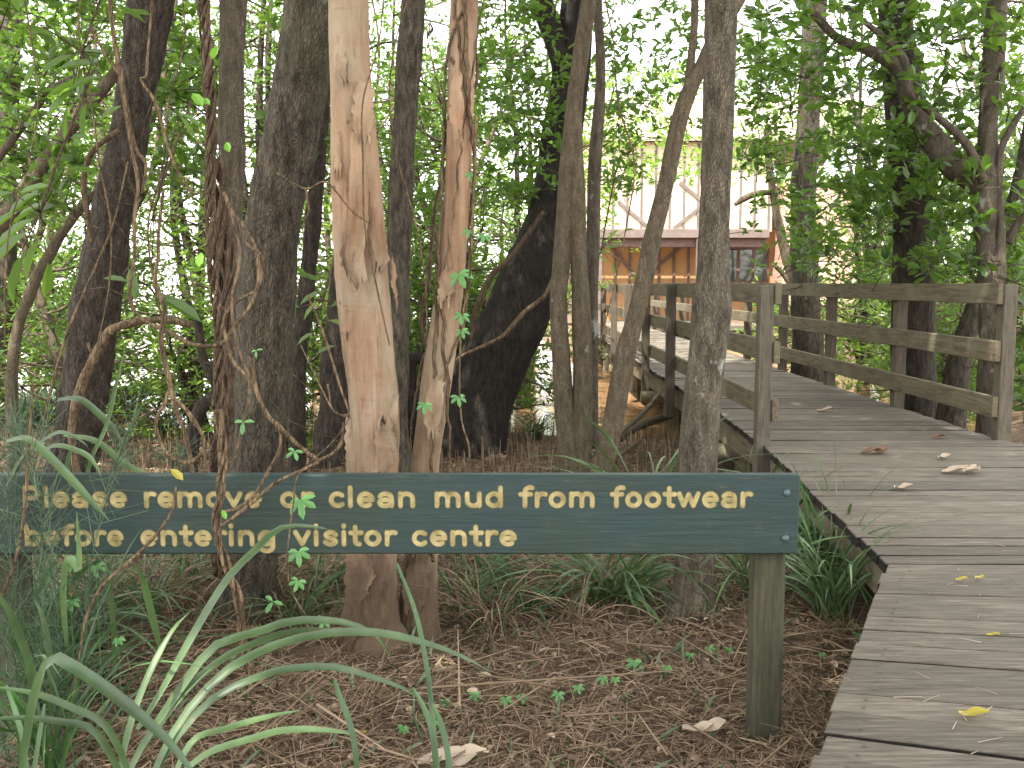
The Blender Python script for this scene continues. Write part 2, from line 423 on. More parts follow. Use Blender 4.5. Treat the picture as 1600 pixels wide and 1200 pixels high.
# ------------------------------------------------------------------ ground and water
def sheet():
    xs = np.concatenate([np.linspace(-140, -9, 30), np.linspace(-8.7, 8.7, 190), np.linspace(9, 140, 30)])
    ys = np.concatenate([np.linspace(-40, -1, 16), np.linspace(-.6, 15, 190), np.linspace(15.3, 50, 60), np.linspace(53, 260, 14)])
    X, Y = np.meshgrid(xs, ys, indexing='ij'); Z = gz(X, Y)
    fine = np.exp(-((np.maximum(np.abs(X) - 8, 0)) ** 2)) * (Y < 16)
    for i in range(len(xs)):
        for j in range(len(ys)):
            if fine[i, j] > .3:
                Z[i, j] += .035 * mnoise.noise(Vector((xs[i] * 3.1, ys[j] * 3.1, 0))) + .015 * mnoise.noise(Vector((xs[i] * 11, ys[j] * 11, 5)))
    mb = MB(); a, bn = len(xs), len(ys)
    i, j = np.meshgrid(np.arange(a - 1), np.arange(bn - 1), indexing='ij')
    f = np.stack([i * bn + j, (i + 1) * bn + j, (i + 1) * bn + j + 1, i * bn + j + 1], -1).reshape(-1, 4)
    mb.add(np.stack([X, Y, Z], -1), f, 0, True)
    return mb.build('ground', M['ground'])
tag(sheet(), 'brown muddy forest floor under fallen needles', 'ground', kind='structure')
mb = MB(); mb.add([(-400, 10.5, -.72), (400, 10.5, -.72), (400, 700, -.72), (-400, 700, -.72)], [[0, 1, 2, 3]])
tag(mb.build('water', M['water']), 'brown tidal water behind the mangroves', 'water', kind='structure')

# ------------------------------------------------------------------ boardwalk
KNEE = np.array([1.54, 4.0])
def left_edge(y): return float(np.interp(y, [4.0, 7.0, 9.0, 40], [1.54, 1.80, 1.86, 1.86]))
walk = empty('boardwalk', (2.6, 6, 0), 'weathered grey plank boardwalk leading from the right foreground to the building', 'boardwalk')
mb = MB()
def plank(a, b, c, d, z, th=.048):
    """plank with corners a,b (near edge left,right) c,d (far edge right,left), chamfered top"""
    q = np.array([a, b, c, d]); cen = q.mean(0); ins = q + unit(cen - q) * .004
    tilt = random.uniform(-.004, .004); zz = np.array([z - tilt, z + tilt, z + tilt, z - tilt])
    V = np.vstack([np.column_stack([q, zz - th]), np.column_stack([q, zz - .004]), np.column_stack([ins, zz])])
    f = [[3, 2, 1, 0]]; f2 = [[8, 9, 10, 11]]
    for k in range(4):
        l = (k + 1) % 4
        f += [[k, l, 4 + l, 4 + k]]; f2 += [[4 + k, 4 + l, 8 + l, 8 + k]]
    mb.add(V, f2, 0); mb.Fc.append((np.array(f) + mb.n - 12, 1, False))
    if a[1] < 11:
        ux = unit(b - a); uy = unit(d - a); wd = np.linalg.norm(d - a)
        for e in (.09, np.linalg.norm(b - a) - .12):
            for t in (.28, .72):
                cc = a + ux * (e + random.uniform(-.008, .008)) + uy * wd * t; an = np.linspace(0, 6.283, 7)[:6]
                mb.add(np.column_stack([cc[0] + .0055 * np.cos(an), cc[1] + .0055 * np.sin(an), np.full(6, z + .0035 + abs(tilt) * .6)]), [list(range(6))], 2)
# near, turned section: stations back along the left edge, boards fan out
d0 = unit(np.array([.43, .90])); s = 0.0; prev_a = 0.0
st = [(KNEE, 0.0)]; i = 0
while s < 4.3:
    s += .142; ang = -math.radians(20 * min(1, s / 2.0))
    st.append((KNEE - d0 * s + np.array([0.0, 0]), ang))
def rt(p, a, w=2.15): return p + w * np.array([math.cos(a), math.sin(a)])
for (p1, a1), (p0, a0) in zip(st[:-1], st[1:]):
    g = d0 * random.choice([.004, .006, .011, .019]); j = np.array([math.cos(a0), math.sin(a0)]) * random.uniform(-.008, .008)
    plank(p0 + j, rt(p0, a0) + j, rt(p1, a1) - g + j, p1 - g + j, random.uniform(-.004, .003))
y = 4.0
while y < 27.6:
    w = .135 + random.uniform(-.002, .002); gap = random.choice([.004, .006, .010, .015, .024])
    j = random.uniform(-.012, .012)
    xr = float(np.interp(y, [4, 6.6, 7.2, 40], [3.69, 3.75, 3.62, 3.62]))
    plank(np.array([left_edge(y) + j, y + gap]), np.array([xr + j, y + gap]), np.array([xr + j, y + w]), np.array([left_edge(y + w) + j, y + w]), random.uniform(-.004, .003))
    y += w
O = np.array([2.6, 6, 0])
mb.build('deck', [M['deck'], M['gap_shade'], M['screw']], walk, O)
def beam(pa, pb, th, z0, z1, mat, name):
    b = MB(); pa = np.array(pa); pb = np.array(pb); n = unit(np.array([-(pb - pa)[1], (pb - pa)[0]])) * th / 2
    V = [(*(pa - n), z0), (*(pb - n), z0), (*(pb + n), z0), (*(pa + n), z0), (*(pa - n), z1), (*(pb - n), z1), (*(pb + n), z1), (*(pa + n), z1)]
    b.add(V, [[3, 2, 1, 0], [4, 5, 6, 7], [0, 1, 5, 4], [1, 2, 6, 5], [2, 3, 7, 6], [3, 0, 4, 7]])
    return b.build(name, mat, walk, O)
beam(KNEE - d0 * 4.2 + [.06, 0], KNEE + [.06, -.03], .045, -.19, -.037, M['rail'], 'bearer')
beam(KNEE + [.05, .02], (1.86, 7.0), .045, -.20, -.037, M['rail'], 'bearer')
beam((1.93, 7.05), (1.93, 27.4), .07, -.27, -.037, M['rail'], 'bearer')
beam((3.52, 4.3), (3.52, 27.4), .07, -.27, -.037, M['rail'], 'bearer')
for yy in (8.9, 13.2, 17.6, 22):
    for x in (2.12, 3.3):
        b = MB(); tube(b, [(x, yy, -1.3, .105), (x, yy, -.29, .1)], 14, 4)
        b.build('pile', M['concrete'] if yy > 15 else M['rail'], walk, O)
    b = MB(); tube(b, [(1.72, yy, -.36, .085), (3.7, yy, -.36, .085)], 12, 4); b.build('crosshead', M['rail'], walk, O)

def railing(name, xs_post, xs_rail, ys, y_start, y_end, label, face):
    r = empty(name, (xs_post, ys[0], 0), label, 'handrail', None); o = (xs_post, ys[0], 0)
    for k, yy in enumerate(ys):
        b = MB(); box(b, xs_post - .05, xs_post + .05, yy - .055, yy + .055, -.34 + random.uniform(-.05, .03), 1.145 + random.uniform(-.006, .004), bev=.006)
        b.build('post', M['post_grey'] if k == 0 else M['post'], r, o)
    cuts = [y_start] + [q for q in ys[3::3]] + [y_end]
    for z0, z1 in ((.995, 1.147), (.58, .735), (.17, .325)):
        for a, c in zip(cuts[:-1], cuts[1:]):
            b = MB(); dz = random.uniform(-.008, .008)
            box(b, xs_rail - .022, xs_rail + .022, a + .003, c - .003, z0 + dz, z1 + dz, bev=.005)
            b.build('rail', M['rail'], r, o)
    return r
railing('handrail', 1.80, 1.873, [7.1 + 2.1 * k for k in range(10)], 7.02, 27.0,
        'three-rail timber handrail on the left side of the boardwalk behind the grey tree', 1)
railing('handrail', 3.62, 3.547, [7.3 + 2.0 * k for k in range(10)], 7.25, 26.8,
        'three-rail timber handrail on the right side of the boardwalk nearest the frame edge', -1)
# far cross walkway handrail
far = empty('handrail', (.2, 25, -.3), 'small pale distant handrail seen over brown water beside the leaning trunk', 'handrail'); fo = (.2, 25, -.3)
for z in (.42, .12, -.16, -.4):
    b = MB(); box(b, -.6, 1.7, 24.96, 25.0, z - .02, z + .05); b.build('rail', M['post'], far, fo)
for x in (-.5, .55, 1.6):
    b = MB(); box(b, x - .05, x + .05, 25.0, 25.1, -1.2, .5); b.build('post', M['post_grey'], far, fo)
b = MB(); tube(b, [(*G(818, 632, -.7)[:2], -1.0, .12), (*G(818, 632, -.7)[:2], -.05, .115), (*(G(818, 632, -.7)[:2] + [.02, 0]), .12, .10)], 12, 8, amp=.2)
tag(b.build('timber_pile', M['bark_smooth'], origin=(*G(818, 632, -.7)[:2], -.8)), 'short round timber pile standing in the mud right of the leaning trunk', 'pile')

# ------------------------------------------------------------------ sign
SY = 3.25; sc = SY / F
def sx(u): return P(u, 800, SY)[0]
def sz(v): return P(800, v, SY)[2]
sign = empty('sign', (sx(1213), SY + .09, -.42), 'dark teal timber sign board with routed cream lettering about footwear', 'sign'); so = np.array([sx(1213), SY + .09, -.42])
b = MB(); box(b, sx(-95), sx(1249), SY, SY + .045, sz(866), sz(742), bev=.005); board = b.build('board', M['sign'], sign, so)
for u in (1213, -10):
    b = MB(); box(b, sx(u) - .052, sx(u) + .052, SY + .047, SY + .15, -.62, sz(752), bev=.012)
    p = b.build('post', M['signpost'], sign, so)
for v in (770, 841):
    b = MB(); c = np.array([sx(1228), SY, sz(v)])
    rings = [(0, .013), (-.004, .013), (-.009, .010), (-.011, .004)]
    V = [c + [math.cos(t) * r, dy, math.sin(t) * r] for dy, r in rings for t in np.linspace(0, 2 * math.pi, 14, endpoint=False)]
    f = [[k * 14 + j, k * 14 + (j + 1) % 14, (k + 1) * 14 + (j + 1) % 14, (k + 1) * 14 + j] for k in range(3) for j in range(14)]
    b.add(V, f, 0, True); b.Fc.append((np.array([list(range(42, 56))]), 0, True)); b.build('bolt', M['bolt'], sign, so)

def arc(cx, cy, rx, ry, a0, a1, n=16):
    t = np.radians(np.linspace(a0, a1, n)); return [(cx + rx * math.cos(k), cy + ry * math.sin(k)) for k in t]
def glyph(ch):
    bowl = arc(.46, .5, .29, .33, 0, 360, 26)
    if ch == 'o': return [bowl], .92
    if ch == 'e': return [[(.2, .5), (.75, .5)] + arc(.46, .5, .29, .33, 0, 308, 24)], .90
    if ch == 'c': return [arc(.46, .5, .29, .33, 48, 312, 22)], .82
    if ch == 'a': return [arc(.44, .58, .27, .25, 155, 0, 12) + [(.71, .45), (.71, .17)], arc(.43, .335, .26, .17, 0, 360, 20)], .90
    if ch == 's': return [[tuple(q) for q in smooth_path([(.68, .70, 0, 0), (.56, .81, 0, 0), (.36, .81, 0, 0), (.23, .70, 0, 0), (.30, .57, 0, 0), (.45, .5, 0, 0), (.61, .42, 0, 0), (.69, .30, 0, 0), (.57, .19, 0, 0), (.36, .18, 0, 0), (.20, .29, 0, 0)], 24)[:, :2]]], .86
    if ch == 'n': return [[(.2, .17), (.2, .83)], arc(.47, .55, .27, .28, 180, 0, 12) + [(.74, .17)]], .94
    if ch == 'm': return [[(.2, .17), (.2, .83)], arc(.44, .57, .24, .26, 180, 0, 10) + [(.68, .17)], arc(.92, .57, .24, .26, 180, 0, 10) + [(1.16, .17)]], 1.36
    if ch == 'r': return [[(.2, .17), (.2, .83)], arc(.46, .50, .26, .33, 180, 62, 9)], .66
    if ch == 'u': return [[(.2, .83)] + arc(.47, .45, .27, .28, 180, 360, 12), [(.74, .83), (.74, .17)]], .94
    if ch == 'v': return [[(.15, .83), (.45, .19), (.75, .83)]], .90
    if ch == 'w': return [[(.13, .83), (.35, .19), (.58, .78), (.81, .19), (1.03, .83)]], 1.16
    if ch == 'd': return [bowl, [(.75, .17), (.75, 1.16)]], .95
    if ch == 'b': return [[(x + .03, y) for x, y in bowl], [(.2, .17), (.2, 1.16)]], .95
    if ch == 'P': return [[(.2, .17), (.2, 1.16), (.5, 1.16)] + arc(.5, .87, .29, .29, 90, -90, 12) + [(.2, .58)]], .96
    if ch == 'l': return [[(.2, .17), (.2, 1.16)]], .42
    if ch == 'i': return [[(.2, .17), (.2, .83)], [(.2, 1.15), (.2, 1.19)]], .42
    if ch == 'f': return [[(.3, .17), (.3, .93)] + arc(.53, .93, .23, .24, 180, 65, 8), [(.1, .80), (.56, .80)]], .66
    if ch == 't': return [[(.31, 1.12), (.31, .34)] + arc(.48, .34, .17, .17, 180, 275, 6), [(.1, .80), (.58, .80)]], .66
    if ch == 'g': return [bowl, [(.75, .83), (.75, .02)] + arc(.47, .02, .28, .22, 0, -140, 12)], .95
layer = [0]
def stroke(mb, pts, w, y, mat):
    p = np.array(pts, float)
    keep = [0] + [k for k in range(1, len(p)) if np.linalg.norm(p[k] - p[k - 1]) > 1e-5]; p = p[keep]
    closed = np.linalg.norm(p[0] - p[-1]) < 1e-5
    if closed: p[-1] = p[0]
    # rounded corners come from a disc at each sharp vertex
    seg = np.diff(p, axis=0); nn = unit(np.column_stack([-seg[:, 1], seg[:, 0]]))
    for k in range(len(seg)):
        layer[0] += 1; yy = y - (layer[0] % 40) * .000012
        q = [p[k] - nn[k] * w / 2, p[k + 1] - nn[k] * w / 2, p[k + 1] + nn[k] * w / 2, p[k] + nn[k] * w / 2]
        mb.add([(a[0], yy, a[1]) for a in q], [[0, 1, 2, 3]], mat)
    for k in range(len(p)):
        layer[0] += 1; yy = y - (layer[0] % 40) * .000012 - .000006
        t = np.linspace(0, 2 * math.pi, 14, endpoint=False)
        mb.add([(p[k][0] + math.cos(a) * w / 2, yy, p[k][1] + math.sin(a) * w / 2) for a in t], [list(range(14))], mat)
XH = 29.5 * sc
def word(mb, text, u0, u1, vbase):
    gl = [glyph(c) for c in text]; tot = sum(g[1] for g in gl) - .06
    x0, x1 = sx(u0), sx(u1); k = (x1 - x0) / tot; x = x0; zb = sz(vbase)
    for strokes, adv in gl:
        for s_ in strokes:
            pts = [(x + (px - .03) * k, zb + pz * XH) for px, pz in s_]
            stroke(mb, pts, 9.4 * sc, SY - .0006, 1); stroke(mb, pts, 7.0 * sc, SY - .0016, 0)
        x += adv * k
L1 = [('Please', 35, 200), ('remove', 224, 410), ('or', 437, 490), ('clean', 513, 651), ('mud', 677, 788), ('from', 811, 931), ('footwear', 954, 1174)]
L2 = [('before', 35, 192), ('entering', 217, 431), ('visitor', 457, 619), ('centre', 642, 808)]
for words, vb in ((L1, 795), (L2, 855)):
    b = MB()
    for t, a, c in words: word(b, t, a, c, vb)
    b.build('lettering', [M['cream'], M['groove_shade']], board, so)

# ------------------------------------------------------------------ building
BY = 30.0
def bx(u, Y=BY): return P(u, 400, Y)[0]
def bz(v, Y=BY): return P(1000, v, Y)[2]
bo = np.array([bx(1090), BY, -.4])
bld = empty('visitor_centre', bo, 'two storey orange building with brown battens and brick wing behind the boardwalk', 'building')
def bpart(name, mat, boxes, bev=.01, parent=None):
    b = MB()
    for q in boxes: box(b, *q, bev=bev)
    return b.build(name, mat, parent or bld, bo)
wl, wr = bx(925, 31.6), bx(1225, 31.6)
bpart('wall', M['wall_orange'], [(wl, wr, 31.6, 36, -.6, bz(372, 31.6) + .4)])
bpart('upper_wall', M['wall_cream'], [(wl - .2, bx(1205, 31), 31.0, 36.5, bz(362, 31), bz(222, 31))])
bpart('fascia', M['fascia'], [(bx(922), bx(1200), BY - .12, BY + .02, bz(372), bz(358))])
bpart('eave_shade_strip', M['timber'], [(bx(924), bx(1198), BY + .04, BY + .2, bz(386), bz(372.5))])  # dark strip added in place of the shade under the eave
bpart('verandah_roof', M['fascia'], [(bx(922), bx(1200), BY + .03, 30.98, bz(371), bz(360))])
def bar(mb, a, c, w, y0, y1):
    a = np.array(a); c = np.array(c); n = unit(np.array([-(c - a)[1], (c - a)[0]])) * w / 2
    V = [(q[0], y, q[1]) for y in (y0, y1) for q in (a - n, c - n, c + n, a + n)]
    mb.add(V, [[0, 1, 2, 3], [7, 6, 5, 4], [0, 4, 5, 1], [1, 5, 6, 2], [2, 6, 7, 3], [3, 7, 4, 0]])
b = MB(); k = 0
for u in range(938, 1135, 23):
    bar(b, (bx(u, 31.6), -.55), (bx(u, 31.6), bz(374, 31.6)), .07, 31.565 - .001 * (k % 2), 31.6); k += 1
for (u0, v0), (u1, v1) in (((950, 380), (1000, 440)), ((1000, 440), (1075, 375)), ((1120, 380), (1150, 440))):
    bar(b, (bx(u0, 31.6), bz(v0, 31.6)), (bx(u1, 31.6), bz(v1, 31.6)), .10, 31.55, 31.59)
b.build('batten', M['timber'], bld, bo)
b = MB(); k = 0
for u in range(935, 1200, 22):
    bar(b, (bx(u, 31), bz(358, 31)), (bx(u, 31), bz(224, 31)), .07, 30.965 - .001 * (k % 2), 31.0); k += 1
for (u0, v0), (u1, v1) in (((965, 315), (1015, 357)), ((1052, 357), (1100, 318)), ((1100, 318), (1060, 285))):
    bar(b, (bx(u0, 31), bz(v0, 31)), (bx(u1, 31), bz(v1, 31)), .10, 30.95, 30.99)
b.build('upper_batten', M['fascia'], bld, bo)
for u in (937, 1091):
    bpart('verandah_post', M['fascia'], [(bx(u) - .07, bx(u) + .07, BY - .1, BY + .04, -.3, bz(373))])
w = bpart('window', M['timber'], [(bx(1138, 31.5), bx(1202, 31.5), 31.5, 31.59, bz(443, 31.5), bz(386, 31.5))])
for u0, u1 in ((1140, 1151), (1156, 1175), (1179, 1199)):
    bpart('pane', M['glass'], [(bx(u0, 31.5), bx(u1, 31.5), 31.48, 31.5, bz(439, 31.5), bz(390, 31.5))], parent=None)
bpart('brick_wing', M['brick'], [(bx(1222, 30.5), bx(1350, 30.5), 30.4, 37, -.6, bz(285, 30.5))])
b = MB()
ex0, ex1, zt = wl - .8, bx(1360, 30.5) + .6, bz(222, 31)
V = [(ex0, 30.85, zt), (ex1, 30.35, zt), (ex1, 33.7, zt + 1.7), (ex0, 33.7, zt + 1.7), (ex1, 37.4, zt), (ex0, 37.4, zt)]
V += [(x, y, z + .12) for x, y, z in V]
b.add(V, [[0, 3, 2, 1], [3, 5, 4, 2], [6, 7, 8, 9], [9, 8, 10, 11], [0, 1, 7, 6], [4, 5, 11, 10]]); b.Fc.append((np.array([[1, 2, 8, 7], [2, 4, 10, 8], [3, 0, 6, 9], [5, 3, 9, 11]]), 0, False))
b.build('roof', M['roof'], bld, bo)
bpart('verandah_floor', M['deck'], [(bx(915), bx(1215), 27.7, 31.55, -.16, -.01)])

# ------------------------------------------------------------------ trees with traced trunks
def pix(path, Y):
    out = []
    for q in path:
        yy = q[3] if len(q) > 3 else Y
        p = P(q[0], q[1], yy); out.append((*p, q[2] / 2 * yy / F))
    return out
def crown_leaves(mb, cen, rad, n_cl, per, L, W, core=.0):
    d = unit(rng.normal(0, 1, (n_cl, 3))); r = rng.uniform(core, 1, n_cl) ** (1 / 2.4)
    c = np.asarray(cen) + d * r[:, None] * np.asarray(rad)
    rosettes(mb, c, per, L, W, 0)
    j = c + rng.normal(0, .18, c.shape) - d * .25
    prisms(mb, j, c, .006, 1)
    return c
TREES = {}
def traced_tree(name, label, path, Y, bk, H_=6.5, segs=18, amp=.18, lump=.16, freq=5., crown=None, cmat='leaf', flare=1.25, cat='tree', nper=7, group=None, n=None, fine=0.):
    """path runs from the ground up; the trunk goes on above the frame to height H_"""
    pts = pix(path, Y)
    x, y, z, r = pts[0]; g = float(gz(x, y))
    base = (x, y, g)
    if z > g + .05: pts.insert(0, (x + (pts[0][0] - pts[1][0]) * .2, y, g, r * 1.1))
    x, y, z, r = pts[0]
    pts.insert(0, (x, y, g - .25, r * flare * 1.15))
    pts[1] = (x, y, max(z, g) + .02, r * flare)
    last, bef = np.array(pts[-1]), np.array(pts[-2]); dr = unit(last[:3] - bef[:3])
    top = last
    if H_ and last[2] < H_:
        steps = 3; dz = (H_ - last[2]) / steps; cur = last.copy(); d = dr * .5 + np.array([0, 0, .7])
        for k in range(steps):
            cur = cur.copy(); cur[:3] += unit(d) * dz / max(unit(d)[2], .5); cur[3] *= .84; pts.append(tuple(cur))
            d = d + rng.normal(0, .12, 3)
        top = cur
    root = empty(name, base, label, cat, group)
    mb = MB(); tube(mb, pts, segs, n or len(pts) * 8, amp=amp, lump=lump, freq=freq, seed=len(TREES) * 3.7, fine=fine)
    mb.build('trunk', bk, root, base)
    if crown:
        (ox, oy, oz), rad, ncl, L = crown
        cm = MB(); cen = top[:3] + [ox, oy, oz]
        crown_leaves(cm, cen, rad, ncl, nper, L, L * .42)
        for k in range(9):
            e = cen + unit(rng.normal(0, 1, 3)) * np.array(rad) * .75; mid = (top[:3] + e) / 2 + rng.normal(0, .25, 3)
            tube(cm, [(*top[:3], top[3] * .6), (*mid, top[3] * .35), (*e, .012)], 6, 8, mat=1)
        cm.build('crown', [M[cmat], bk], root, base)
    TREES[name + str(len(TREES))] = (root, base, top); return root, base, top
def limb(root, base, path, Y, bk, segs=10, amp=.15, lump=.15, name='branch'):
    mb = MB(); tube(mb, pix(path, Y), segs, len(path) * 6, amp=amp, lump=lump, seed=path[0][0]); return mb.build(name, bk, root, base)

CW = (4.2, 4.2, 1.1)  # unseen crowns, enlarged and shifted toward the camera to keep sun off the foreground
# A dark leaning trunk on the left
rA, bA, tA = traced_tree('dark_tree', 'broad blackish trunk at far left leaning right above the grass tussocks', [(104, 760, 76), (130, 620, 72), (148, 500, 68), (170, 360, 66), (194, 250, 58), (216, 120, 56), (238, 0, 60), (258, -80, 60)], 6.4, M['bark_black'], 6.6, segs=44, n=150, fine=.10, crown=((-.5, -4.0, 1.2), (4.2, 4.2, 1.2), 800, .23))
# B big mossy curved trunk
rB, bB, tB = traced_tree('mossy_tree', 'thick dark mossy trunk curving right, left of the peeling paperbark', [(382, 1010, 84), (392, 880, 82), (402, 740, 80), (410, 620, 82), (415, 500, 84), (424, 380, 84), (446, 250, 82), (470, 130, 80), (490, 0, 80), (504, -90, 80)], 4.5, M['bark_dark'], 6.4, segs=52, n=190, fine=.10, amp=.1, lump=.1, crown=((-1.4, -3.4, 1.0), CW, 850, .23))
# C straight grey trunk
rC, bC, tC = traced_tree('grey_tree', 'straight slim grey trunk behind the twisted vine bundle', [(362, 730, 52), (358, 560, 46), (356, 400, 42), (362, 250, 40), (362, 100, 38), (366, -60, 38)], 6.8, M['bark_grey'], 7, crown=((-2.2, -3.5, 1.2), CW, 700, .23))
# D paperbark
rD, bD, tD = traced_tree('paperbark_tree', 'large pale peeling paperbark trunk directly behind the word clean', [(585, 1045, 86), (582, 980, 90), (580, 900, 86), (583, 740, 82), (583, 640, 80), (574, 520, 78), (566, 400, 76), (556, 280, 72), (549, 160, 64), (545, 60, 60), (543, -60, 60)], 4.15, M['paper'], 6.8, segs=56, fine=.05, amp=.14, lump=.12, freq=3.2, crown=((.0, -4.2, .9), CW, 950, .24), flare=1.3, n=200)
# E second paperbark
rE, bE, tE = traced_tree('paperbark_tree', 'thinner pale paperbark wound with vines, right of the large peeling one', [(652, 985, 62), (655, 900, 56), (664, 740, 44), (682, 600, 44), (700, 470, 42), (712, 340, 42), (718, 200, 40), (722, 80, 40), (726, -60, 38)], 4.3, M['paper'], 6.6, segs=40, fine=.05, amp=.14, lump=.14, freq=3.2, crown=((1.0, -3.4, 1.2), CW, 850, .23), flare=1.15, n=150)
# F dark trunk between the paperbarks
traced_tree('dark_tree', 'slim dark trunk standing between the two paperbarks', [(618, 690, 44), (617, 560, 40), (622, 420, 38), (628, 280, 38), (636, 140, 37), (646, 0, 36), (652, -60, 36)], 7.6, M['bark_dark'], 7.4, crown=((-.9, -.9, 1.2), CW, 850, .24))
# G slender stem
traced_tree('slim_tree', 'brown slender trunk half hidden behind the mossy curved trunk', [(464, 690, 26), (467, 560, 26), (480, 440, 25), (494, 300, 24), (503, 180, 22), (508, 0, 20)], 8.2, M['bark_black'], 6.5, segs=12)
traced_tree('slim_tree', 'dark leaning stump-like trunk low between mossy trunk and paperbark', [(522, 690, 62), (524, 600, 50), (530, 500, 44), (540, 380, 36), (548, 250, 30)], 9.4, M['bark_black'], 6, segs=12)
# H big leaning trunk
rH, bH, tH = traced_tree('leaning_tree', 'massive dark trunk leaning strongly to the right in the middle ground', [(712, 696, 130), (745, 620, 118), (785, 540, 108), (822, 460, 100), (850, 380, 84), (870, 290, 70), (880, 200, 62), (893, 100, 54), (902, 0, 46), (906, -70, 44)], 10.2, M['bark_jet'], 9, segs=30, amp=.1, lump=.12, freq=4.0, n=90, crown=((-.5, -2.5, 0.2), (4, 3.6, 1.4), 800, .22))
limb(rH, bH, [(880, 110, 34), (868, 60, 36), (850, 10, 34), (838, -50, 32)], 10.1, M['bark_jet'])
limb(rH, bH, [(705, 690, 60), (660, 655, 44), (640, 600, 26), (646, 560, 22), (690, 570, 18)], 10.0, M['bark_jet'])
# I clump of slim stems
rI, bI, tI = traced_tree('multi_stem_tree', 'clump of slim grey-brown stems rising together before the handrail', [(892, 742, 46), (886, 680, 34), (878, 580, 30), (873, 470, 29), (880, 380, 28), (886, 280, 26), (896, 180, 26), (908, 80, 26), (922, -20, 24)], 7.6, M['bark_smooth'], 6.5, segs=14, amp=.1, lump=.12, crown=((.6, -1.2, 1.2), (3, 3, 1.2), 420, .16))
limb(rI, bI, [(900, 750, 46), (908, 680, 36), (912, 580, 32), (908, 480, 30), (903, 380, 27), (902, 300, 26), (900, 200, 20), (905, 100, 15)], 7.6, M['bark_smooth'], 14)
limb(rI, bI, [(925, 700, 20), (926, 600, 20), (925, 480, 20), (926, 380, 22), (930, 250, 22), (938, 120, 16), (934, 0, 14)], 7.9, M['bark_grey'], 10)
# J slim leaning forked stem
rJ, bJ, tJ = traced_tree('leaning_tree', 'slender brown forked stem leaning right in front of the handrail posts', [(940, 745, 36), (958, 660, 34), (976, 560, 32), (1000, 470, 30), (1018, 380, 27), (1040, 290, 26), (1058, 200, 25), (1078, 140, 24), (1095, 105, 22), (1115, 60, 20), (1150, 10, 18), (1168, -40, 17)], 7.2, M['bark_smooth'], 5.5, segs=14, amp=.1, lump=.14, crown=((0, -.6, 1.0), (2.6, 2.6, 1.0), 300, .15))
limb(rJ, bJ, [(1076, 142, 18), (1080, 90, 14), (1085, 40, 13), (1086, -40, 12)], 7.2, M['bark_smooth'])
# K grey speckled trunk
rK, bK, tK = traced_tree('grey_tree', 'upright speckled grey trunk rising behind the word footwear', [(1078, 1000, 76), (1084, 930, 66), (1086, 860, 62), (1090, 740, 62), (1096, 640, 58), (1105, 560, 54), (1112, 480, 60), (1114, 440, 52), (1117, 320, 46), (1122, 200, 46), (1126, 60, 46), (1128, -60, 46)], 4.55, M['bark_lichen'], 6.8, segs=48, fine=.06, amp=.06, lump=.1, crown=((.4, -3.6, 1.0), (4.2, 4.2, 1.2), 950, .24), flare=1.15, n=190)
# L, M behind the right handrail
traced_tree('dark_tree', 'dark straight trunk behind the far end of the right handrail', [(1262, 560, 50), (1258, 440, 42), (1254, 330, 38), (1262, 200, 36), (1270, 60, 34), (1276, -50, 34)], 13.9, M['bark_dark'], 8, crown=((-.6, -.5, .6), (3, 3, 1.6), 420, .15), cmat='leaf_dark')
rM, bM, tM = traced_tree('dark_tree', 'stout dark grey trunk behind the middle of the right handrail', [(1430, 650, 70), (1428, 540, 64), (1426, 430, 62), (1424, 330, 56), (1418, 230, 56), (1408, 120, 54), (1398, 0, 48), (1394, -60, 46)], 10.1, M['bark_black'], 7.6, amp=.1, crown=((-.8, -.6, .8), (3.2, 3, 1.5), 480, .15), cmat='leaf_dark')
# N twisted tree right
rN, bN, tN = traced_tree('twisted_tree', 'gnarled grey tree at right edge with a thick limb curving up left', [(1548, 640, 40), (1546, 520, 34), (1546, 440, 36), (1544, 360, 38), (1542, 290, 40), (1545, 200, 30), (1552, 100, 32), (1560, 0, 30), (1562, -60, 28)], 8.6, M['bark_grey'], 6.5, segs=16, lump=.28, crown=((-1.0, -1.0, 1.0), (3.4, 3.2, 1.4), 560, .15), cmat='leaf_dark')
limb(rN, bN, [(1540, 300, 34), (1515, 275, 40), (1478, 245, 40), (1448, 205, 36), (1420, 160, 28), (1405, 110, 22), (1360, 80, 17), (1310, 60, 13), (1270, 20, 10)], 8.6, M['bark_grey'], 12, lump=.25)
limb(rN, bN, [(1538, 285, 14), (1510, 225, 14), (1450, 170, 12), (1420, 140, 12), (1411, 90, 12), (1370, 50, 9), (1320, 10, 7)], 8.4, M['bark_grey'], 8)
limb(rN, bN, [(1570, 640, 12), (1566, 480, 14), (1564, 360, 13), (1562, 250, 11), (1580, 200, 10), (1615, 150, 8)], 8.5, M['bark_grey'], 8)
limb(rN, bN, [(1575, 380, 12), (1590, 350, 12), (1620, 320, 12)], 8.6, M['bark_grey'], 8)
traced_tree('leaning_tree', 'short leaning trunk seen through the right handrail beside the gnarled tree', [(1490, 640, 44), (1500, 560, 34), (1520, 490, 30), (1545, 420, 26), (1580, 330, 24), (1600, 250, 20)], 9.4, M['bark_dark'], 5, segs=12)
# Q small crooked tree near the post
rQ, bQ, tQ = traced_tree('crooked_tree', 'small crooked mangrove between the left handrail post and the dark trunk', [(1290, 610, 16), (1272, 540, 16), (1250, 470, 18), (1232, 410, 17), (1215, 340, 14), (1205, 280, 12), (1196, 200, 9)], 14.6, M['bark_smooth'], 0, segs=10)
limb(rQ, bQ, [(1205, 300, 10), (1180, 303, 9), (1160, 312, 9), (1148, 320, 6)], 14.6, M['bark_smooth'])
limb(rQ, bQ, [(1245, 460, 12), (1225, 430, 9), (1208, 412, 6)], 14.6, M['bark_smooth'])
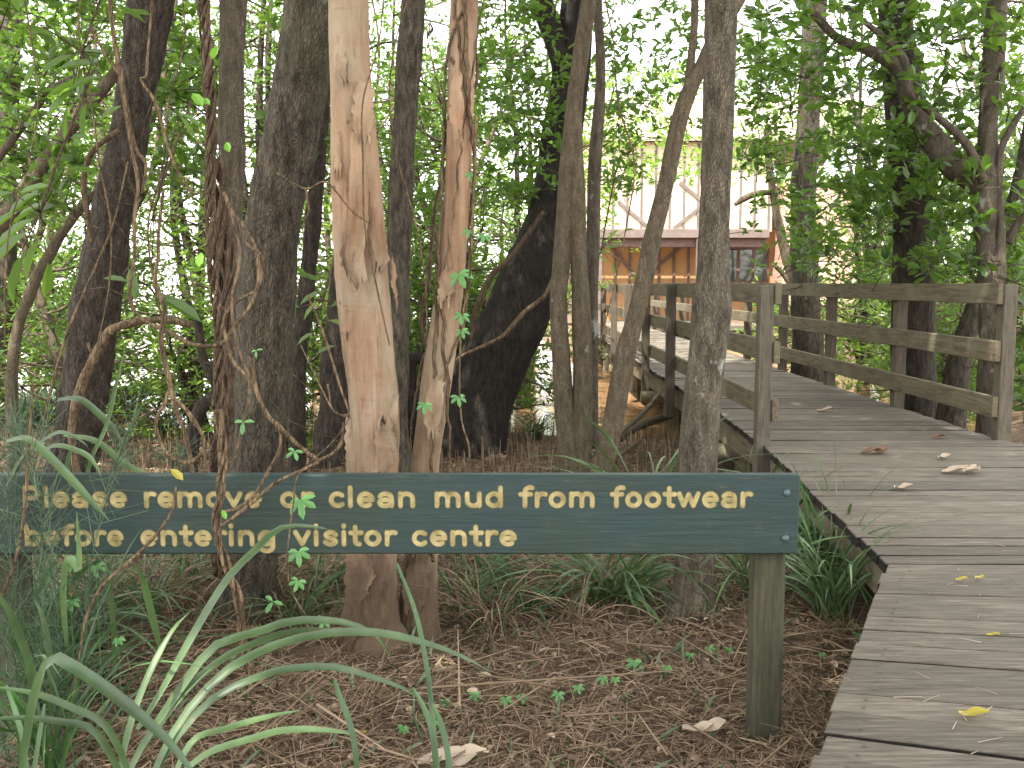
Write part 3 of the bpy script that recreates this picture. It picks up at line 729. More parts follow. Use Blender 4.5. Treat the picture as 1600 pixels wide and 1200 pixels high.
# left edge slanting limbs
rP, bP, tP = traced_tree('slanting_tree', 'pale slanting stem crossing the upper left corner behind broad leaves', [(-130, 520, 34), (-60, 430, 30), (10, 340, 26), (60, 268, 24), (110, 200, 22), (157, 143, 20), (215, 70, 17), (260, 0, 15)], 7.2, M['bark_smooth'], 4.6, segs=12, crown=((-1.2, -1.5, 1.6), (3, 3, 1.0), 380, .16))
limb(rP, bP, [(-20, 270, 12), (20, 217, 12), (50, 177, 11), (80, 140, 10), (120, 118, 8)], 7.2, M['bark_smooth'])
traced_tree('slanting_tree', 'thin pale slanting stem just left of the dark leaning trunk', [(20, 560, 18), (50, 450, 17), (77, 400, 16), (100, 360, 15), (133, 318, 13), (160, 290, 9)], 7.6, M['bark_smooth'], 0, segs=10)
traced_tree('pale_tree', 'pale upright trunk cut by the left frame edge', [(2, 700, 46), (4, 500, 40), (8, 300, 36), (12, 150, 34), (20, 0, 32), (25, -50, 30)], 11, M['bark_grey'], 6, segs=12)
traced_tree('slim_tree', 'thin dark sapling stem behind the grass tussock at left', [(300, 700, 22), (312, 640, 22), (340, 610, 20), (318, 560, 14), (308, 500, 12), (290, 470, 9)], 8.6, M['bark_black'], 0, segs=10)

# paperbark flaps
def flap(root, base, path, Y, curl, mat='paper', depth=.02):
    """a torn curled sheet of peeling bark standing off the trunk; path of (u, v, width_px, lift_px)"""
    mb = MB(); q = smooth_path(np.array(path, float), 20); rows = []; m = 9; wob = np.cumsum(rng.normal(0, 1.1, 20)); wob -= np.linspace(0, wob[-1], 20)
    endc = rng.uniform(-9, 14, m)
    for i, (u, v, w, lift) in enumerate(q):
        row = []; w = abs(w) * rng.uniform(.82, 1.16); k = i / 19; rip = .25 * math.sin(i * .9 + path[0][0])
        for j, t in enumerate(np.linspace(-1, 1, m)):
            ev = endc[j] * max(0, (k - .8) / .2) - endc[m - 1 - j] * .5 * max(0, (.12 - k) / .12)
            bend = abs(t) ** 2 * curl * (1 + rip) + .05 * math.sin(3 * t + i * .4)
            row.append(P(u + wob[i] + t * w / 2, v + ev, Y - 1.7 * lift * Y / F - bend * w * 1.5 * k * Y / F + (1 - k) * t * t * w * .22 * Y / F))
        rows.append(row)
    R = np.array(rows); th = np.array([0, .005, 0]); n = len(rows)
    V = np.concatenate([R.reshape(-1, 3), (R + th).reshape(-1, 3)]); f = []
    for i in range(n - 1):
        for j in range(m - 1):
            a = i * m + j; f += [[a, a + 1, a + m + 1, a + m], [n * m + a + m, n * m + a + m + 1, n * m + a + 1, n * m + a]]
    mb.add(V, f, 0, True); return mb.build('peeling_bark', M[mat], root, base)
FY = 4.15 - .1
flap(rD, bD, [(556, 205, 14, 2), (563, 260, 24, 8), (566, 310, 30, 10), (560, 360, 30, 16), (556, 405, 28, 22), (566, 443, 22, 30)], FY, .25)
flap(rD, bD, [(530, 190, 12, 2), (524, 230, 18, 8), (528, 270, 14, 12)], FY + .03, -.3)
flap(rD, bD, [(541, 300, 10, 4), (545, 350, 22, 10), (541, 400, 20, 18), (546, 430, 10, 20)], FY, .3)
flap(rD, bD, [(580, 300, 8, 2), (586, 350, 20, 8), (592, 400, 24, 6), (590, 420, 14, 8)], FY, .2)
flap(rD, bD, [(612, 405, 6, 0), (616, 440, 8, 4), (620, 480, 3, 6)], FY + .06, .2)
flap(rD, bD, [(560, 860, 40, 4), (563, 900, 46, 10), (556, 935, 40, 16)], FY, .2)
flap(rD, bD, [(545, 655, 10, 0), (544, 700, 16, 4), (547, 750, 18, 4)], FY + .05, .2)
flap(rD, bD, [(530, 60, 16, 2), (533, 100, 20, 6), (540, 130, 10, 8)], FY + .03, .25)
flap(rD, bD, [(618, 620, 8, 0), (613, 650, 16, 4), (615, 690, 14, 2)], FY + .04, .25)
flap(rD, bD, [(552, 440, 18, 1), (548, 480, 22, 4), (545, 520, 12, 7)], FY + .03, -.25)
flap(rD, bD, [(568, 130, 26, 1), (562, 170, 34, 5), (566, 215, 24, 11)], FY + .01, .3)
flap(rD, bD, [(590, 740, 30, 1), (600, 700, 34, 4), (604, 655, 22, 8)], FY, .2)
flap(rD, bD, [(585, 870, 30, 2), (590, 930, 40, 7), (586, 985, 30, 12)], FY + .02, .25)
flap(rD, bD, [(548, 930, 24, 2), (545, 975, 30, 6), (542, 1015, 22, 10)], FY + .03, .3)
flap(rE, bE, [(716, 120, 16, 1), (713, 170, 22, 4), (716, 215, 14, 8)], 4.22, .3)
flap(rE, bE, [(684, 590, 22, 1), (680, 640, 28, 4), (676, 680, 16, 8)], 4.22, .25)
flap(rE, bE, [(662, 780, 24, 1), (658, 830, 32, 5), (655, 870, 22, 9)], 4.22, .25)
flap(rE, bE, [(655, 870, 34, 2), (652, 910, 40, 8), (648, 950, 30, 12)], 4.22, .2)
flap(rE, bE, [(706, 420, 20, 0), (702, 450, 28, 5), (692, 470, 18, 8)], 4.22, .2)

# ------------------------------------------------------------------ background mangroves
def make_mangrove(seed, ht, spread, nbr, leaf, name, label, group, L=.10, low=.6, per=7, ncl=12):
    global rng
    rng = np.random.default_rng(seed)
    root = empty(name, (0, 0, 0), label, 'tree', group)
    stems = []
    tb = MB()
    for k in range(rng.integers(2, 4)):
        a = rng.uniform(0, 6.28); lean = rng.uniform(.05, .35)
        pts = [(0, 0, -.3, .085)]; x = y = 0.
        for i in range(1, 6):
            x += math.cos(a) * lean * ht / 5 + rng.normal(0, .12); y += math.sin(a) * lean * ht / 5 + rng.normal(0, .12)
            pts.append((x, y, ht * i / 5 * rng.uniform(.9, 1.), .085 * (1 - i / 5.6)))
        stems.append(tube(tb, pts, 8, 22, amp=.1, lump=.2, seed=seed))
    tb.build('trunk', M['bark_smooth'] if seed % 2 else M['bark_dark'], root)
    cb = MB(); cl = []; tips = []
    for k in range(nbr):
        st_ = stems[rng.integers(len(stems))]; i = rng.integers(2, len(st_)); s_ = st_[i]
        z = s_[2]
        if z < low * .4: continue
        a = rng.uniform(0, 6.28); ln = spread * rng.uniform(.4, 1.) * (1 - .35 * z / ht)
        d = np.array([math.cos(a), math.sin(a), rng.uniform(-.15, .55)]); pts = [(*s_[:3], min(s_[3] * .5, .022))]
        p = s_[:3].copy()
        for q in range(4):
            p = p + unit(d) * ln / 4; d = d + rng.normal(0, .3, 3); pts.append((*p, .018 * (1 - q / 4.5)))
        pp = tube(cb, pts, 5, 12, mat=1)
        t = rng.integers(3, 12, ncl); c = pp[t, :3] + rng.normal(0, .22, (ncl, 3)) * [1, 1, .8]
        prisms(cb, pp[t, :3], c, .004, 1); cl.append(c); tips.append(unit(c - pp[t, :3]))
    rosettes(cb, np.concatenate(cl), per, L, L * .42, 0, tip=np.concatenate(tips) * .6)
    cb.build('crown', [leaf, M['bark_smooth']], root)
    return root
LG = 'mangrove trees filling the background'
protos = {
    'mid': [make_mangrove(11, 6.5, 2.3, 52, M['leaf'], 'mangrove_tree', 'mid green small-leaved mangrove among the trees filling the background', 'mid green background mangroves'),
            make_mangrove(12, 7.5, 2.4, 54, M['leaf'], 'mangrove_tree', 'mid green small-leaved mangrove among the trees filling the background', 'mid green background mangroves'),
            make_mangrove(13, 5.0, 2.2, 46, M['leaf'], 'mangrove_tree', 'mid green small-leaved mangrove among the trees filling the background', 'mid green background mangroves')],
    'dark': [make_mangrove(21, 6.5, 2.3, 60, M['leaf_dark'], 'mangrove_tree', 'dark green glossy mangrove behind the right handrail', 'dark mangroves behind the right handrail', L=.11),
             make_mangrove(22, 7.0, 2.4, 60, M['leaf_dark'], 'mangrove_tree', 'dark green glossy mangrove behind the right handrail', 'dark mangroves behind the right handrail', L=.11)],
    'bright': [make_mangrove(31, 5.6, 2.2, 50, M['leaf_bright'], 'mangrove_tree', 'sunlit yellow green mangrove near the building and far bank', 'sunlit mangroves near the building'),
               make_mangrove(32, 3.4, 2.0, 44, M['leaf_bright'], 'mangrove_tree', 'sunlit yellow green mangrove near the building and far bank', 'sunlit mangroves near the building')],
    'bush': [make_mangrove(41, 1.9, 1.2, 34, M['leaf'], 'mangrove_bush', 'low green mangrove bush growing between the trunks', 'low mangrove bushes', low=.3),
             make_mangrove(42, 1.5, 1.1, 30, M['leaf_bright'], 'mangrove_bush', 'low bright green mangrove bush growing beyond the trunks', 'low bright mangrove bushes', low=.3)],
}
rng = np.random.default_rng(99); used = set(); cnt = {}
def place(kind, k, x, y, s=1.):
    pr = protos[kind][k % len(protos[kind])]
    o = copy_tree(pr) if pr.name in used else pr
    used.add(pr.name)
    o.location = (x, y, max(float(gz(x, y)), -.8)); o.rotation_euler = (0, 0, float(rng.uniform(0, 6.28))); o.scale = (s, s, s * float(rng.uniform(.92, 1.1)))
    return o
# left and centre: a loose belt with white gaps
for i, (x, y, kd, s) in enumerate([
    (-5.0, 11.5, 'mid', .95), (-3.2, 13.2, 'mid', 1.0), (-.3, 14.6, 'mid', 1.05),
    (-8.6, 16, 'mid', 1.1), (-1.8, 17.2, 'bright', 1.2), (.2, 18.5, 'mid', 1.1),
    (-.6, 23.5, 'bright', 1.3), 
    (-7.4, 13.5, 'mid', 1.05), (-1.5, 13.2, 'mid', 1.0), (-5.6, 17.5, 'mid', 1.15), (-3.6, 19, 'mid', 1.2), (-9.5, 19.5, 'mid', 1.2), (-2.3, 21, 'mid', 1.2), (-.4, 16.5, 'mid', 1.1), (-4.2, 9.6, 'mid', .75), (-6.4, 9.4, 'mid', .8),
    (2.0, 40, 'mid', 1.5), (6, 42, 'mid', 1.6), (11, 42, 'mid', 1.6), (15, 40, 'mid', 1.5),
    (9.0, 23, 'bright', 1.1),
    (7.6, 14.5, 'dark', 1.1),
    (8.2, 19, 'bright', 1.1), (10.8, 20, 'mid', 1.2), (12.5, 24, 'bright', 1.3), (6.6, 18.6, 'mid', 1.0),
    (-1.0, 10.9, 'bush', 1.1), (-2.4, 10.6, 'bush', 1.2), (-.2, 12.0, 'bush', 1.), (-3.4, 11.2, 'bush', 1.1), (-5.6, 13.5, 'bush', 1.2),
    (5.6, 14.0, 'bush', 1.1), (6.9, 15.8, 'bush', 1.3), (5.0, 18, 'bush', 1.2), (8.2, 17.0, 'bush', 1.3), (9.6, 18.5, 'bush', 1.2), (5.1, 12.0, 'bush', .8), (7.3, 20.2, 'bush', 1.3)]):
    cnt[kd] = cnt.get(kd, -1) + 1; place(kd, cnt[kd], x, y, s)
for pl in protos.values():
    for pr in pl:
        if pr.name not in used:
            for ch in list(pr.children): bpy.data.objects.remove(ch)
            bpy.data.objects.remove(pr)

# ------------------------------------------------------------------ vines
def vine(label, path, Y, mat='vine', w=None, segs=8, name='vine', lump=.3, extra=(), leafs=(), group=None):
    """path of (u, v, w[, Y]) from the top down"""
    thin = lambda pp: [(q[0], q[1], q[2] * (.76 if q[2] > 5 and 'stem' not in label else 1.)) for q in pp]
    path = thin(path); extra = [thin(e) for e in extra]
    pts = pix(path, Y); o = np.array(pts[-1][:3])
    root = empty(name, o, label, 'vine', group)
    mb = MB(); tube(mb, pts, segs, len(pts) * 7, lump=lump, amp=.25, freq=9, seed=path[0][0]); mb.build('stem', M[mat], root, o)
    for e in extra:
        mb = MB(); tube(mb, pix(e, Y), segs, len(e) * 7, lump=lump, amp=.25, freq=9, seed=e[0][0] + 5); mb.build('side_stem', M[mat], root, o)
    for lf in leafs:
        mb = MB(); palmate(mb, lf[0], lf[1], lf[2], Y - .02, *lf[4:]); mb.build('leaf', M[lf[3]], root, o)
    return root
def palmate(mb, u, v, size, Y, n=5, tilt=.5):
    c = P(u, v, Y); s = size * Y / F
    a0 = random.uniform(-.3, .3) - math.pi / 2
    up = unit(np.array([random.uniform(-.3, .3), -tilt - .25, .8]))
    e1 = unit(np.cross([0, 1, 0.2], up)); e2 = np.cross(up, e1)
    if n == 1:
        d = unit(e1 * random.uniform(-1, 1) + e2 * -.5); leaves(mb, [c - d * s], [d], [up], s * 2, s * 1.0, 0, .12, .2); return
    for k in range(n):
        a = a0 + (k - (n - 1) / 2) * (3.9 / max(n - 1, 1))
        d = e1 * math.cos(a) + e2 * math.sin(a) - up * .15
        leaves(mb, [c], [d], [up], s * (1.05 - .12 * abs(k - (n - 1) / 2)), s * .42, 0, .15, .22)

# twisted bundle hanging from the top to the sign
def strands(path, Y, n, rad_px, w_px, turns, mb):
    p = smooth_path(pix(path, Y), 70); T, A, B = frames(p[:, :3])
    for k in range(n):
        ph = k * 6.283 / n + np.linspace(0, turns * 6.283, 70) + np.cumsum(rng.normal(0, .06, 70))
        rr = rad_px * Y / F * (1 + .3 * np.sin(np.linspace(0, 11, 70) + k * 2))
        q = p[:, :3] + A * (np.cos(ph) * rr)[:, None] + B * (np.sin(ph) * rr)[:, None]
        tube(mb, np.column_stack([q, np.full(70, w_px[k % len(w_px)] / 2 * Y / F)]), 7, resamp=False, lump=.3, amp=.2, freq=8, seed=k)
b = MB(); o = P(345, 740, 3.9); r = empty('vine', o, 'shaggy brown curtain of vine strands in front of the straight slim grey trunk', 'vine')
strands([(336, 250, 8), (344, 330, 8), (352, 420, 8), (349, 520, 8), (353, 620, 8), (346, 700, 8), (344, 790, 8), (350, 900, 8)], 3.95, 6, 11, [8, 6, 10, 5, 7], 2.2, b); b.build('stem', M['vine_dark'], r, o)
o = P(345, 880, 3.12); r = empty('vine', o, 'thick rope-like bundle of twisted brown vines hanging left of the mossy trunk', 'vine')
b = MB(); strands([(322, -60, 8), (321, 60, 8), (328, 150, 8), (331, 250, 8), (326, 320, 8), (334, 420, 8), (342, 520, 8), (340, 640, 8)], 3.7, 4, 6, [9, 7, 6, 5], 5, b); b.build('stem', M['vine_dark'], r, o)
b = MB(); strands([(340, 640, 6), (350, 700, 6), (345, 760, 6), (338, 820, 6), (352, 880, 6), (372, 940, 6), (380, 1000, 6), (392, 1060, 6)], 3.12, 3, 5, [8, 6, 5], 3, b); b.build('side_stem', M['vine'], r, o)
for u, v, s_, mt in ((335, 80, 14, 'leaf_lime'), (308, 153, 17, 'leaf_lime'), (322, 157, 10, 'leaf_lime'), (312, 404, 14, 'leaf_lime'), (355, 228, 12, 'leaf_lime')):
    b = MB(); palmate(b, u, v, s_, 3.6, 1); b.build('leaf', M[mt], r, o)

vine('pale loose vine dropping from upper left, curving under and up to the right', [(168, -40, 9), (178, 60, 9), (188, 110, 10), (197, 167, 10), (207, 233, 9), (216, 290, 8), (210, 340, 7), (210, 400, 7), (203, 460, 8), (220, 497, 8), (267, 520, 9), (300, 538, 9), (343, 538, 9), (367, 510, 8), (397, 467, 8), (404, 420, 7), (396, 380, 7), (378, 350, 6), (362, 330, 5), (350, 300, 5)], 3.6,
     extra=[[(197, 160, 7), (212, 230, 8), (228, 258, 6), (222, 300, 4)], [(140, 40, 5), (165, 85, 6), (188, 118, 7)], [(240, -20, 6), (232, 70, 6), (228, 120, 6), (220, 125, 5), (245, 165, 5), (262, 230, 5), (285, 280, 5), (303, 305, 6)]])
vine('crooked thin vine with knots hanging beside the sign left of the bundle', [(255, 300, 5), (248, 360, 5), (247, 400, 7), (243, 440, 8), (257, 483, 8), (252, 533, 8), (263, 587, 9), (273, 633, 9), (290, 680, 8), (302, 740, 8), (318, 800, 7), (340, 845, 6)], 3.3)
vine('pale vine loop hanging just above the word remove', [(263, 617, 6), (283, 632, 7), (300, 653, 8), (314, 675, 7), (320, 695, 7), (312, 712, 7), (293, 723, 8), (270, 716, 7), (253, 696, 7), (244, 672, 7), (246, 650, 6), (257, 632, 5), (262, 612, 4)], 3.15,
     leafs=[(276, 740, 14, 'leaf_yellow', 1)])
vine('forked brown vine reaching right above the sign from the bundle', [(394, 560, 5), (400, 607, 8), (417, 647, 8), (437, 667, 9), (460, 690, 8), (480, 707, 8), (497, 720, 8), (477, 732, 7), (433, 753, 8), (400, 780, 9), (372, 803, 9), (345, 822, 8)], 3.1,
     extra=[[(437, 667, 6), (438, 700, 6), (420, 735, 7), (396, 775, 7), (368, 795, 7), (345, 800, 6)], [(497, 720, 5), (520, 708, 5), (534, 690, 5), (536, 660, 3)], [(360, 330, 4), (375, 400, 5), (362, 470, 6), (372, 540, 6), (396, 600, 6)]],
     leafs=[(470, 782, 30, 'leaf_vine', 5), (380, 660, 20, 'leaf_vine', 3), (350, 803, 9, 'leaf_lime', 1)])
vine('wandering thin vine strung with palmate leaves in front of or and visitor', [(470, 540, 2), (520, 640, 3), (545, 650, 2.5), (520, 690, 2), (468, 740, 2), (458, 790, 2.5), (449, 870, 2.5), (455, 920, 2.5), (480, 965, 2.5), (510, 1010, 2), (530, 1060, 2)], 3.05,
     leafs=[(466, 862, 24, 'leaf_vine', 5), (466, 908, 18, 'leaf_vine', 5), (460, 705, 17, 'leaf_vine', 4), (505, 968, 18, 'leaf_vine', 5), (426, 940, 20, 'leaf_vine', 3), (400, 548, 12, 'leaf_vine', 3)])
vine('reddish thin stem leaning across the far left end of the sign', [(52, 600, 4), (45, 700, 5), (40, 780, 5), (28, 860, 5), (8, 920, 5), (-10, 960, 4)], 3.1)
vine('slender straw stem arching up from the left sign post to the word entering', [(275, 760, 3), (268, 800, 4), (240, 840, 5), (200, 880, 5), (160, 915, 5), (135, 965, 5), (125, 1020, 4), (112, 1100, 4), (98, 1200, 4)], 3.02)
vine('thin pale stem hanging in front of the large paperbark', [(480, 460, 3), (505, 520, 4), (530, 600, 4), (545, 648, 4), (520, 640, 3), (512, 600, 3)], 3.85)
vine('thin wiry vine crossing from the mossy trunk to the paperbark', [(400, 250, 3), (440, 275, 3), (478, 295, 4), (510, 285, 3), (550, 330, 3), (580, 350, 2)], 3.9, extra=[[(478, 295, 3), (482, 330, 3), (474, 345, 2)]])
vine('loose coil of thin vine between the mossy trunk and the vine loop', [(372, 340, 4), (384, 380, 5), (410, 402, 5), (402, 450, 5), (372, 470, 5), (350, 500, 5), (362, 560, 5), (390, 600, 4), (380, 660, 4), (366, 720, 4)], 3.5)
vine('fine straight pale vine slanting down left across the dark leaning trunk', [(200, 253, 3), (180, 340, 3), (157, 400, 4), (130, 460, 4), (103, 527, 4), (80, 607, 4), (62, 690, 3), (40, 800, 3)], 4.2)
vine('curved bare stem hooking around the left of the dark leaning trunk', [(187, 203, 10), (160, 222, 10), (143, 240, 10), (132, 270, 9), (131, 300, 9), (137, 335, 8), (142, 380, 6)], 6.1, 'vine_dark')
vine('thick grey bent stem curving in front of the dark leaning trunk base', [(300, 508, 10), (262, 500, 11), (213, 503, 13), (173, 517, 14), (157, 543, 15), (137, 580, 14), (120, 627, 14), (112, 683, 13), (120, 740, 14), (122, 790, 14)], 5.2, 'vine', extra=[[(157, 545, 7), (143, 548, 6), (137, 536, 3)]])
# vines on the second paperbark
b = MB(); pe = np.array(smooth_path(pix([(735, -40, 40), (722, 80, 40), (718, 200, 40), (712, 340, 42), (700, 470, 42), (682, 600, 44), (664, 740, 44), (658, 880, 50)], 4.3), 90))
r = empty('vine', pe[-1, :3], 'web of thin pale vines winding around the thinner paperbark', 'vine'); T, A, B = frames(pe[:, :3])
for k in range(6):
    ph = k * 1.1 + np.linspace(0, random.choice([-1, 1]) * random.uniform(3, 9), 90) + np.cumsum(rng.normal(0, .07, 90))
    rr = pe[:, 3] * 1.12 + .004 + np.abs(np.cumsum(rng.normal(0, .0016, 90)))
    q = pe[:, :3] + A * (np.cos(ph) * rr)[:, None] + B * (np.sin(ph) * rr)[:, None]
    n0, n1 = (0, random.randint(45, 80)) if k < 4 else (random.randint(20, 40), 89)
    b = MB(); tube(b, np.column_stack([q[n0:n1], np.full(n1 - n0, random.uniform(.003, .0085))]), 6, resamp=False, lump=.3, amp=.2, freq=8, seed=k); b.build('stem', M['vine'], r, pe[-1, :3])
for u, v, s_ in ((718, 428, 26), (722, 492, 18), (722, 516, 15), (716, 620, 17), (664, 632, 17), (733, 360, 14), (757, 368, 16), (735, 272, 12)):
    b = MB(); palmate(b, u, v, s_, 4.1, 5); b.build('leaf', M['leaf_vine'], r, pe[-1, :3])
vine('thin hanging vine right of the thinner paperbark with leaves', [(745, 180, 4), (740, 300, 4), (735, 420, 3), (722, 500, 3), (718, 600, 3), (722, 660, 3), (733, 700, 3), (730, 740, 2)], 4.1)
vine('dark crooked vine hanging left of the thinner paperbark', [(745, 90, 5), (742, 140, 6), (703, 247, 7), (683, 307, 7), (673, 397, 8), (670, 443, 9), (657, 490, 9), (663, 530, 8), (676, 560, 5)], 4.6, 'vine_dark')
vine('pale vine draped across the massive leaning trunk', [(884, 395, 5), (863, 437, 8), (850, 463, 9), (820, 487, 9), (800, 510, 9), (783, 527, 8), (750, 543, 8), (720, 557, 7), (700, 575, 5)], 9.3, 'vine')
vine('dark arching vine along the upper side of the massive leaning trunk', [(850, 330, 8), (800, 400, 10), (767, 433, 11), (743, 490, 11), (735, 530, 8)], 9.4, 'vine_dark')
for k, (u, dv) in enumerate(((30, 'outermost left'), (262, 'behind the vine loop'), (585, 'across the large paperbark'), (640, 'between the paperbarks'), (150, 'beside the broad leaves'), (960, 'near the leaning forked stem'))):
    pth = [(u + random.uniform(-8, 8) + 25 * math.sin(j * .9 + k), -30 + j * 95, 2.5) for j in range(7)]
    vine('thread-thin dangling vine ' + dv, pth, (4, 4.4, 3.95, 4.2, 5, 6)[k])
# fine tangle of twigs near the bundle
b = MB(); A_, B_ = [], []
for k in range(48):
    u, v = rng.uniform(150, 470), rng.uniform(20, 720); p = P(u, v, rng.uniform(3.6, 4.1)); d = unit(rng.normal(0, 1, 3) * [1, .4, 1]); n_ = rng.integers(2, 5)
    for j in range(n_):
        q = p + d * rng.uniform(.05, .13); A_.append(p); B_.append(q); p = q; d = unit(d + rng.normal(0, .4, 3))
prisms(b, A_, B_, .0016, 0)
tag(b.build('twig_tangle', M['vine']), 'tangle of hair-thin dead vine twigs around the bundle', 'twigs', kind='stuff')

# ------------------------------------------------------------------ strap-leaved plants and grasses
def traced_blades(name, label, blades, mat, cat='plant'):
    b = MB(); o = None
    for w, Y0, Y1, pts in blades:
        n = len(pts); q = [P(u, v, Y0 + (Y1 - Y0) * i / (n - 1)) for i, (u, v) in enumerate(pts)]
        if o is None: o = q[0]
        blade(b, q, w * (Y0 + Y1) / 2 / F, 0, nrm=(0, -.7, .7), n=18)
    return tag(b.build(name, M[mat], origin=o), label, cat)
traced_blades('strap_leaf_plant', 'arching pale blue-green strap leaves in the bottom left foreground', [
    (15, 2.5, 3.0, [(190, 1240), (213, 1183), (267, 1100), (333, 1013), (400, 990), (450, 973), (500, 970), (545, 975), (587, 992), (612, 1030)]),
    (13, 2.5, 2.9, [(185, 1240), (213, 1185), (280, 1092), (345, 1032), (400, 1006), (445, 990), (500, 984), (560, 990)]),
    (15, 2.4, 3.0, [(230, 1240), (262, 1160), (310, 1092), (360, 1045), (410, 1018), (460, 1000), (530, 989), (600, 991), (680, 1010), (735, 1032), (765, 1050)]),
    (13, 2.4, 2.85, [(225, 1250), (265, 1170), (330, 1095), (400, 1060), (450, 1046), (520, 1043), (580, 1058), (635, 1078), (665, 1100)]),
    (13, 2.5, 2.95, [(215, 1140), (250, 1085), (317, 967), (360, 900), (400, 860), (432, 829), (464, 822), (500, 825), (518, 829)]),
    (12, 2.4, 2.6, [(255, 1240), (320, 1180), (400, 1153), (435, 1143), (485, 1140), (533, 1144), (560, 1150)]),
    (20, 2.3, 2.1, [(30, 1240), (44, 1150), (58, 1080), (80, 1030), (110, 1040), (160, 1072), (215, 1115), (265, 1160), (300, 1205), (320, 1240)]),
    (11, 2.4, 2.7, [(180, 1240), (205, 1130), (235, 1050), (270, 985), (298, 955)]),
    (12, 2.4, 2.3, [(215, 1240), (170, 1140), (110, 1105), (50, 1083), (-20, 1072)]),
    (12, 2.4, 2.3, [(205, 1240), (150, 1145), (90, 1128), (30, 1122), (-30, 1125)]),
    (11, 2.4, 2.6, [(260, 1240), (300, 1160), (350, 1140), (420, 1120), (470, 1110)]),
], 'strap')
traced_blades('strap_leaf_plant', 'single dark green blade standing at the bottom left of the pale dead leaf', [
    (10, 2.6, 2.5, [(522, 1062), (530, 1085), (545, 1125), (555, 1170), (560, 1240)])], 'strap_dark')
traced_blades('strap_leaf_plant', 'tuft of dark upright blades at the bottom centre crossing the pale dead leaf', [
    (9, 2.6, 2.5, [(645, 1075), (662, 1105), (676, 1150), (684, 1240)]),
    (10, 2.6, 2.5, [(676, 1100), (690, 1135), (700, 1180), (704, 1240)]),
    (8, 2.9, 2.6, [(620, 880), (650, 960), (668, 1050), (676, 1120), (690, 1240)])], 'strap_dark')
traced_blades('strap_leaf_plant', 'dark short blades in the very lower left corner of the picture', [
    (9, 2.5, 2.4, [(10, 1070), (30, 1130), (40, 1180), (45, 1240)]), (8, 2.5, 2.4, [(70, 1100), (62, 1150), (56, 1190), (50, 1240)])], 'strap_dark')
traced_blades('strap_leaf_plant', 'strap leaves drooping over the left end of the sign', [
    (13, 3.1, 3.0, [(10, 690), (40, 685), (63, 700), (100, 737), (133, 773), (172, 815)]),
    (9, 3.15, 3.05, [(60, 720), (75, 702), (95, 697), (133, 710), (150, 728), (158, 745)]),
    (8, 3.2, 3.1, [(10, 760), (35, 715), (67, 690), (92, 676), (117, 683), (138, 698)]),
    (11, 3.5, 3.4, [(90, 625), (123, 624), (150, 643), (177, 670), (193, 698)]),
    (9, 3.3, 3.2, [(125, 800), (143, 720), (167, 667), (183, 600), (195, 545)]),
    (12, 3.1, 3.0, [(105, 1010), (100, 930), (107, 870), (125, 890), (120, 800)]),
    (8, 3.2, 3.2, [(110, 760), (107, 720), (112, 705), (120, 690)]),
    (10, 3.4, 3.3, [(100, 680), (150, 690), (200, 728), (245, 745)]),
    (14, 3.0, 2.9, [(45, 1120), (52, 1060), (30, 990), (12, 950), (-10, 920)]),
    (11, 3.0, 3.0, [(85, 1110), (78, 1020), (66, 960), (52, 935)]),
    (12, 3.3, 3.2, [(250, 1010), (238, 960), (225, 910), (210, 880)]),
    (9, 3.2, 3.1, [(180, 1060), (178, 980), (172, 900), (175, 870)]),
], 'strap')
def tussock(name, label, x, y, n, ln, mat='strap', w=.012, spread=.9, dirb=(0, 0), up=1., group=None, cat='plant', z=None):
    b = MB(); g = float(gz(x, y)) - .02 if z is None else z
    for k in range(n):
        a = rng.uniform(0, 6.283); L = ln * rng.uniform(.55, 1.15); out = spread * rng.uniform(.25, 1.)
        d = np.array([math.cos(a) * out + dirb[0], math.sin(a) * out + dirb[1], up]); d = unit(d)
        p = np.array([x, y, g]) + np.append(rng.normal(0, .035, 2), 0); pts = [p]
        sag = rng.uniform(.15, .5)
        for q in range(5):
            p = p + d * L / 5; d = unit(d + np.array([math.cos(a) * .1, math.sin(a) * .1, -sag])); pts.append(np.array([p[0], p[1], max(p[2], g + .03)]))
        blade(b, pts, w * rng.uniform(.6, 1.2), 0, nrm=unit(np.array([math.cos(a), math.sin(a), 1.2])) + rng.normal(0, .2, 3), n=10)
    return tag(b.build(name, M[mat] if isinstance(mat, str) else mat, origin=(x, y, g)), label, cat, group)
def tp(u, v, z=-.43): return G(u, v, z)[:2]
tussock('strap_leaf_plant', 'dense green strap-leaf clump between the speckled trunk and the sign post', *tp(1178, 950), 60, .75, 'strap', .013, .8)
tussock('strap_leaf_plant', 'dark strap-leaf clump between the sign post and the boardwalk corner', *tp(1262, 945), 70, .62, 'strap_dark', .012, .8, (.35, -.1))
tussock('strap_leaf_plant', 'tall arching strap-leaf clump leaning onto the near boardwalk edge', *tp(1300, 900), 60, .85, 'strap', .013, .75, (.1, -.2))
tussock('strap_leaf_plant', 'dark low clump along the boardwalk bearer behind the sign end', *tp(1225, 850), 60, .8, 'strap_dark', .013, .8)
tussock('strap_leaf_plant', 'thick clump of long green blades filling the gap between sign post and planks', *tp(1300, 985), 70, .72, 'strap', .012, .6, (-.05, .15))
tussock('dry_grass', 'dry straw tangle behind the foot of the large paperbark', *tp(600, 900), 90, .6, 'litter', .006, 1.1, cat='grass')
tussock('dry_grass', 'dry straw tangle among dark blades under the word from', *tp(860, 930), 90, .55, 'litter', .006, 1.1, cat='grass')
tussock('dry_grass', 'dry straw tangle around the foot of the mossy trunk', *tp(420, 960), 90, .55, 'litter', .006, 1.1, cat='grass')
tussock('strap_leaf_plant', 'loose dark blades beside the fallen branch', *tp(770, 915), 45, .6, 'strap_dark', .010, 1.0)
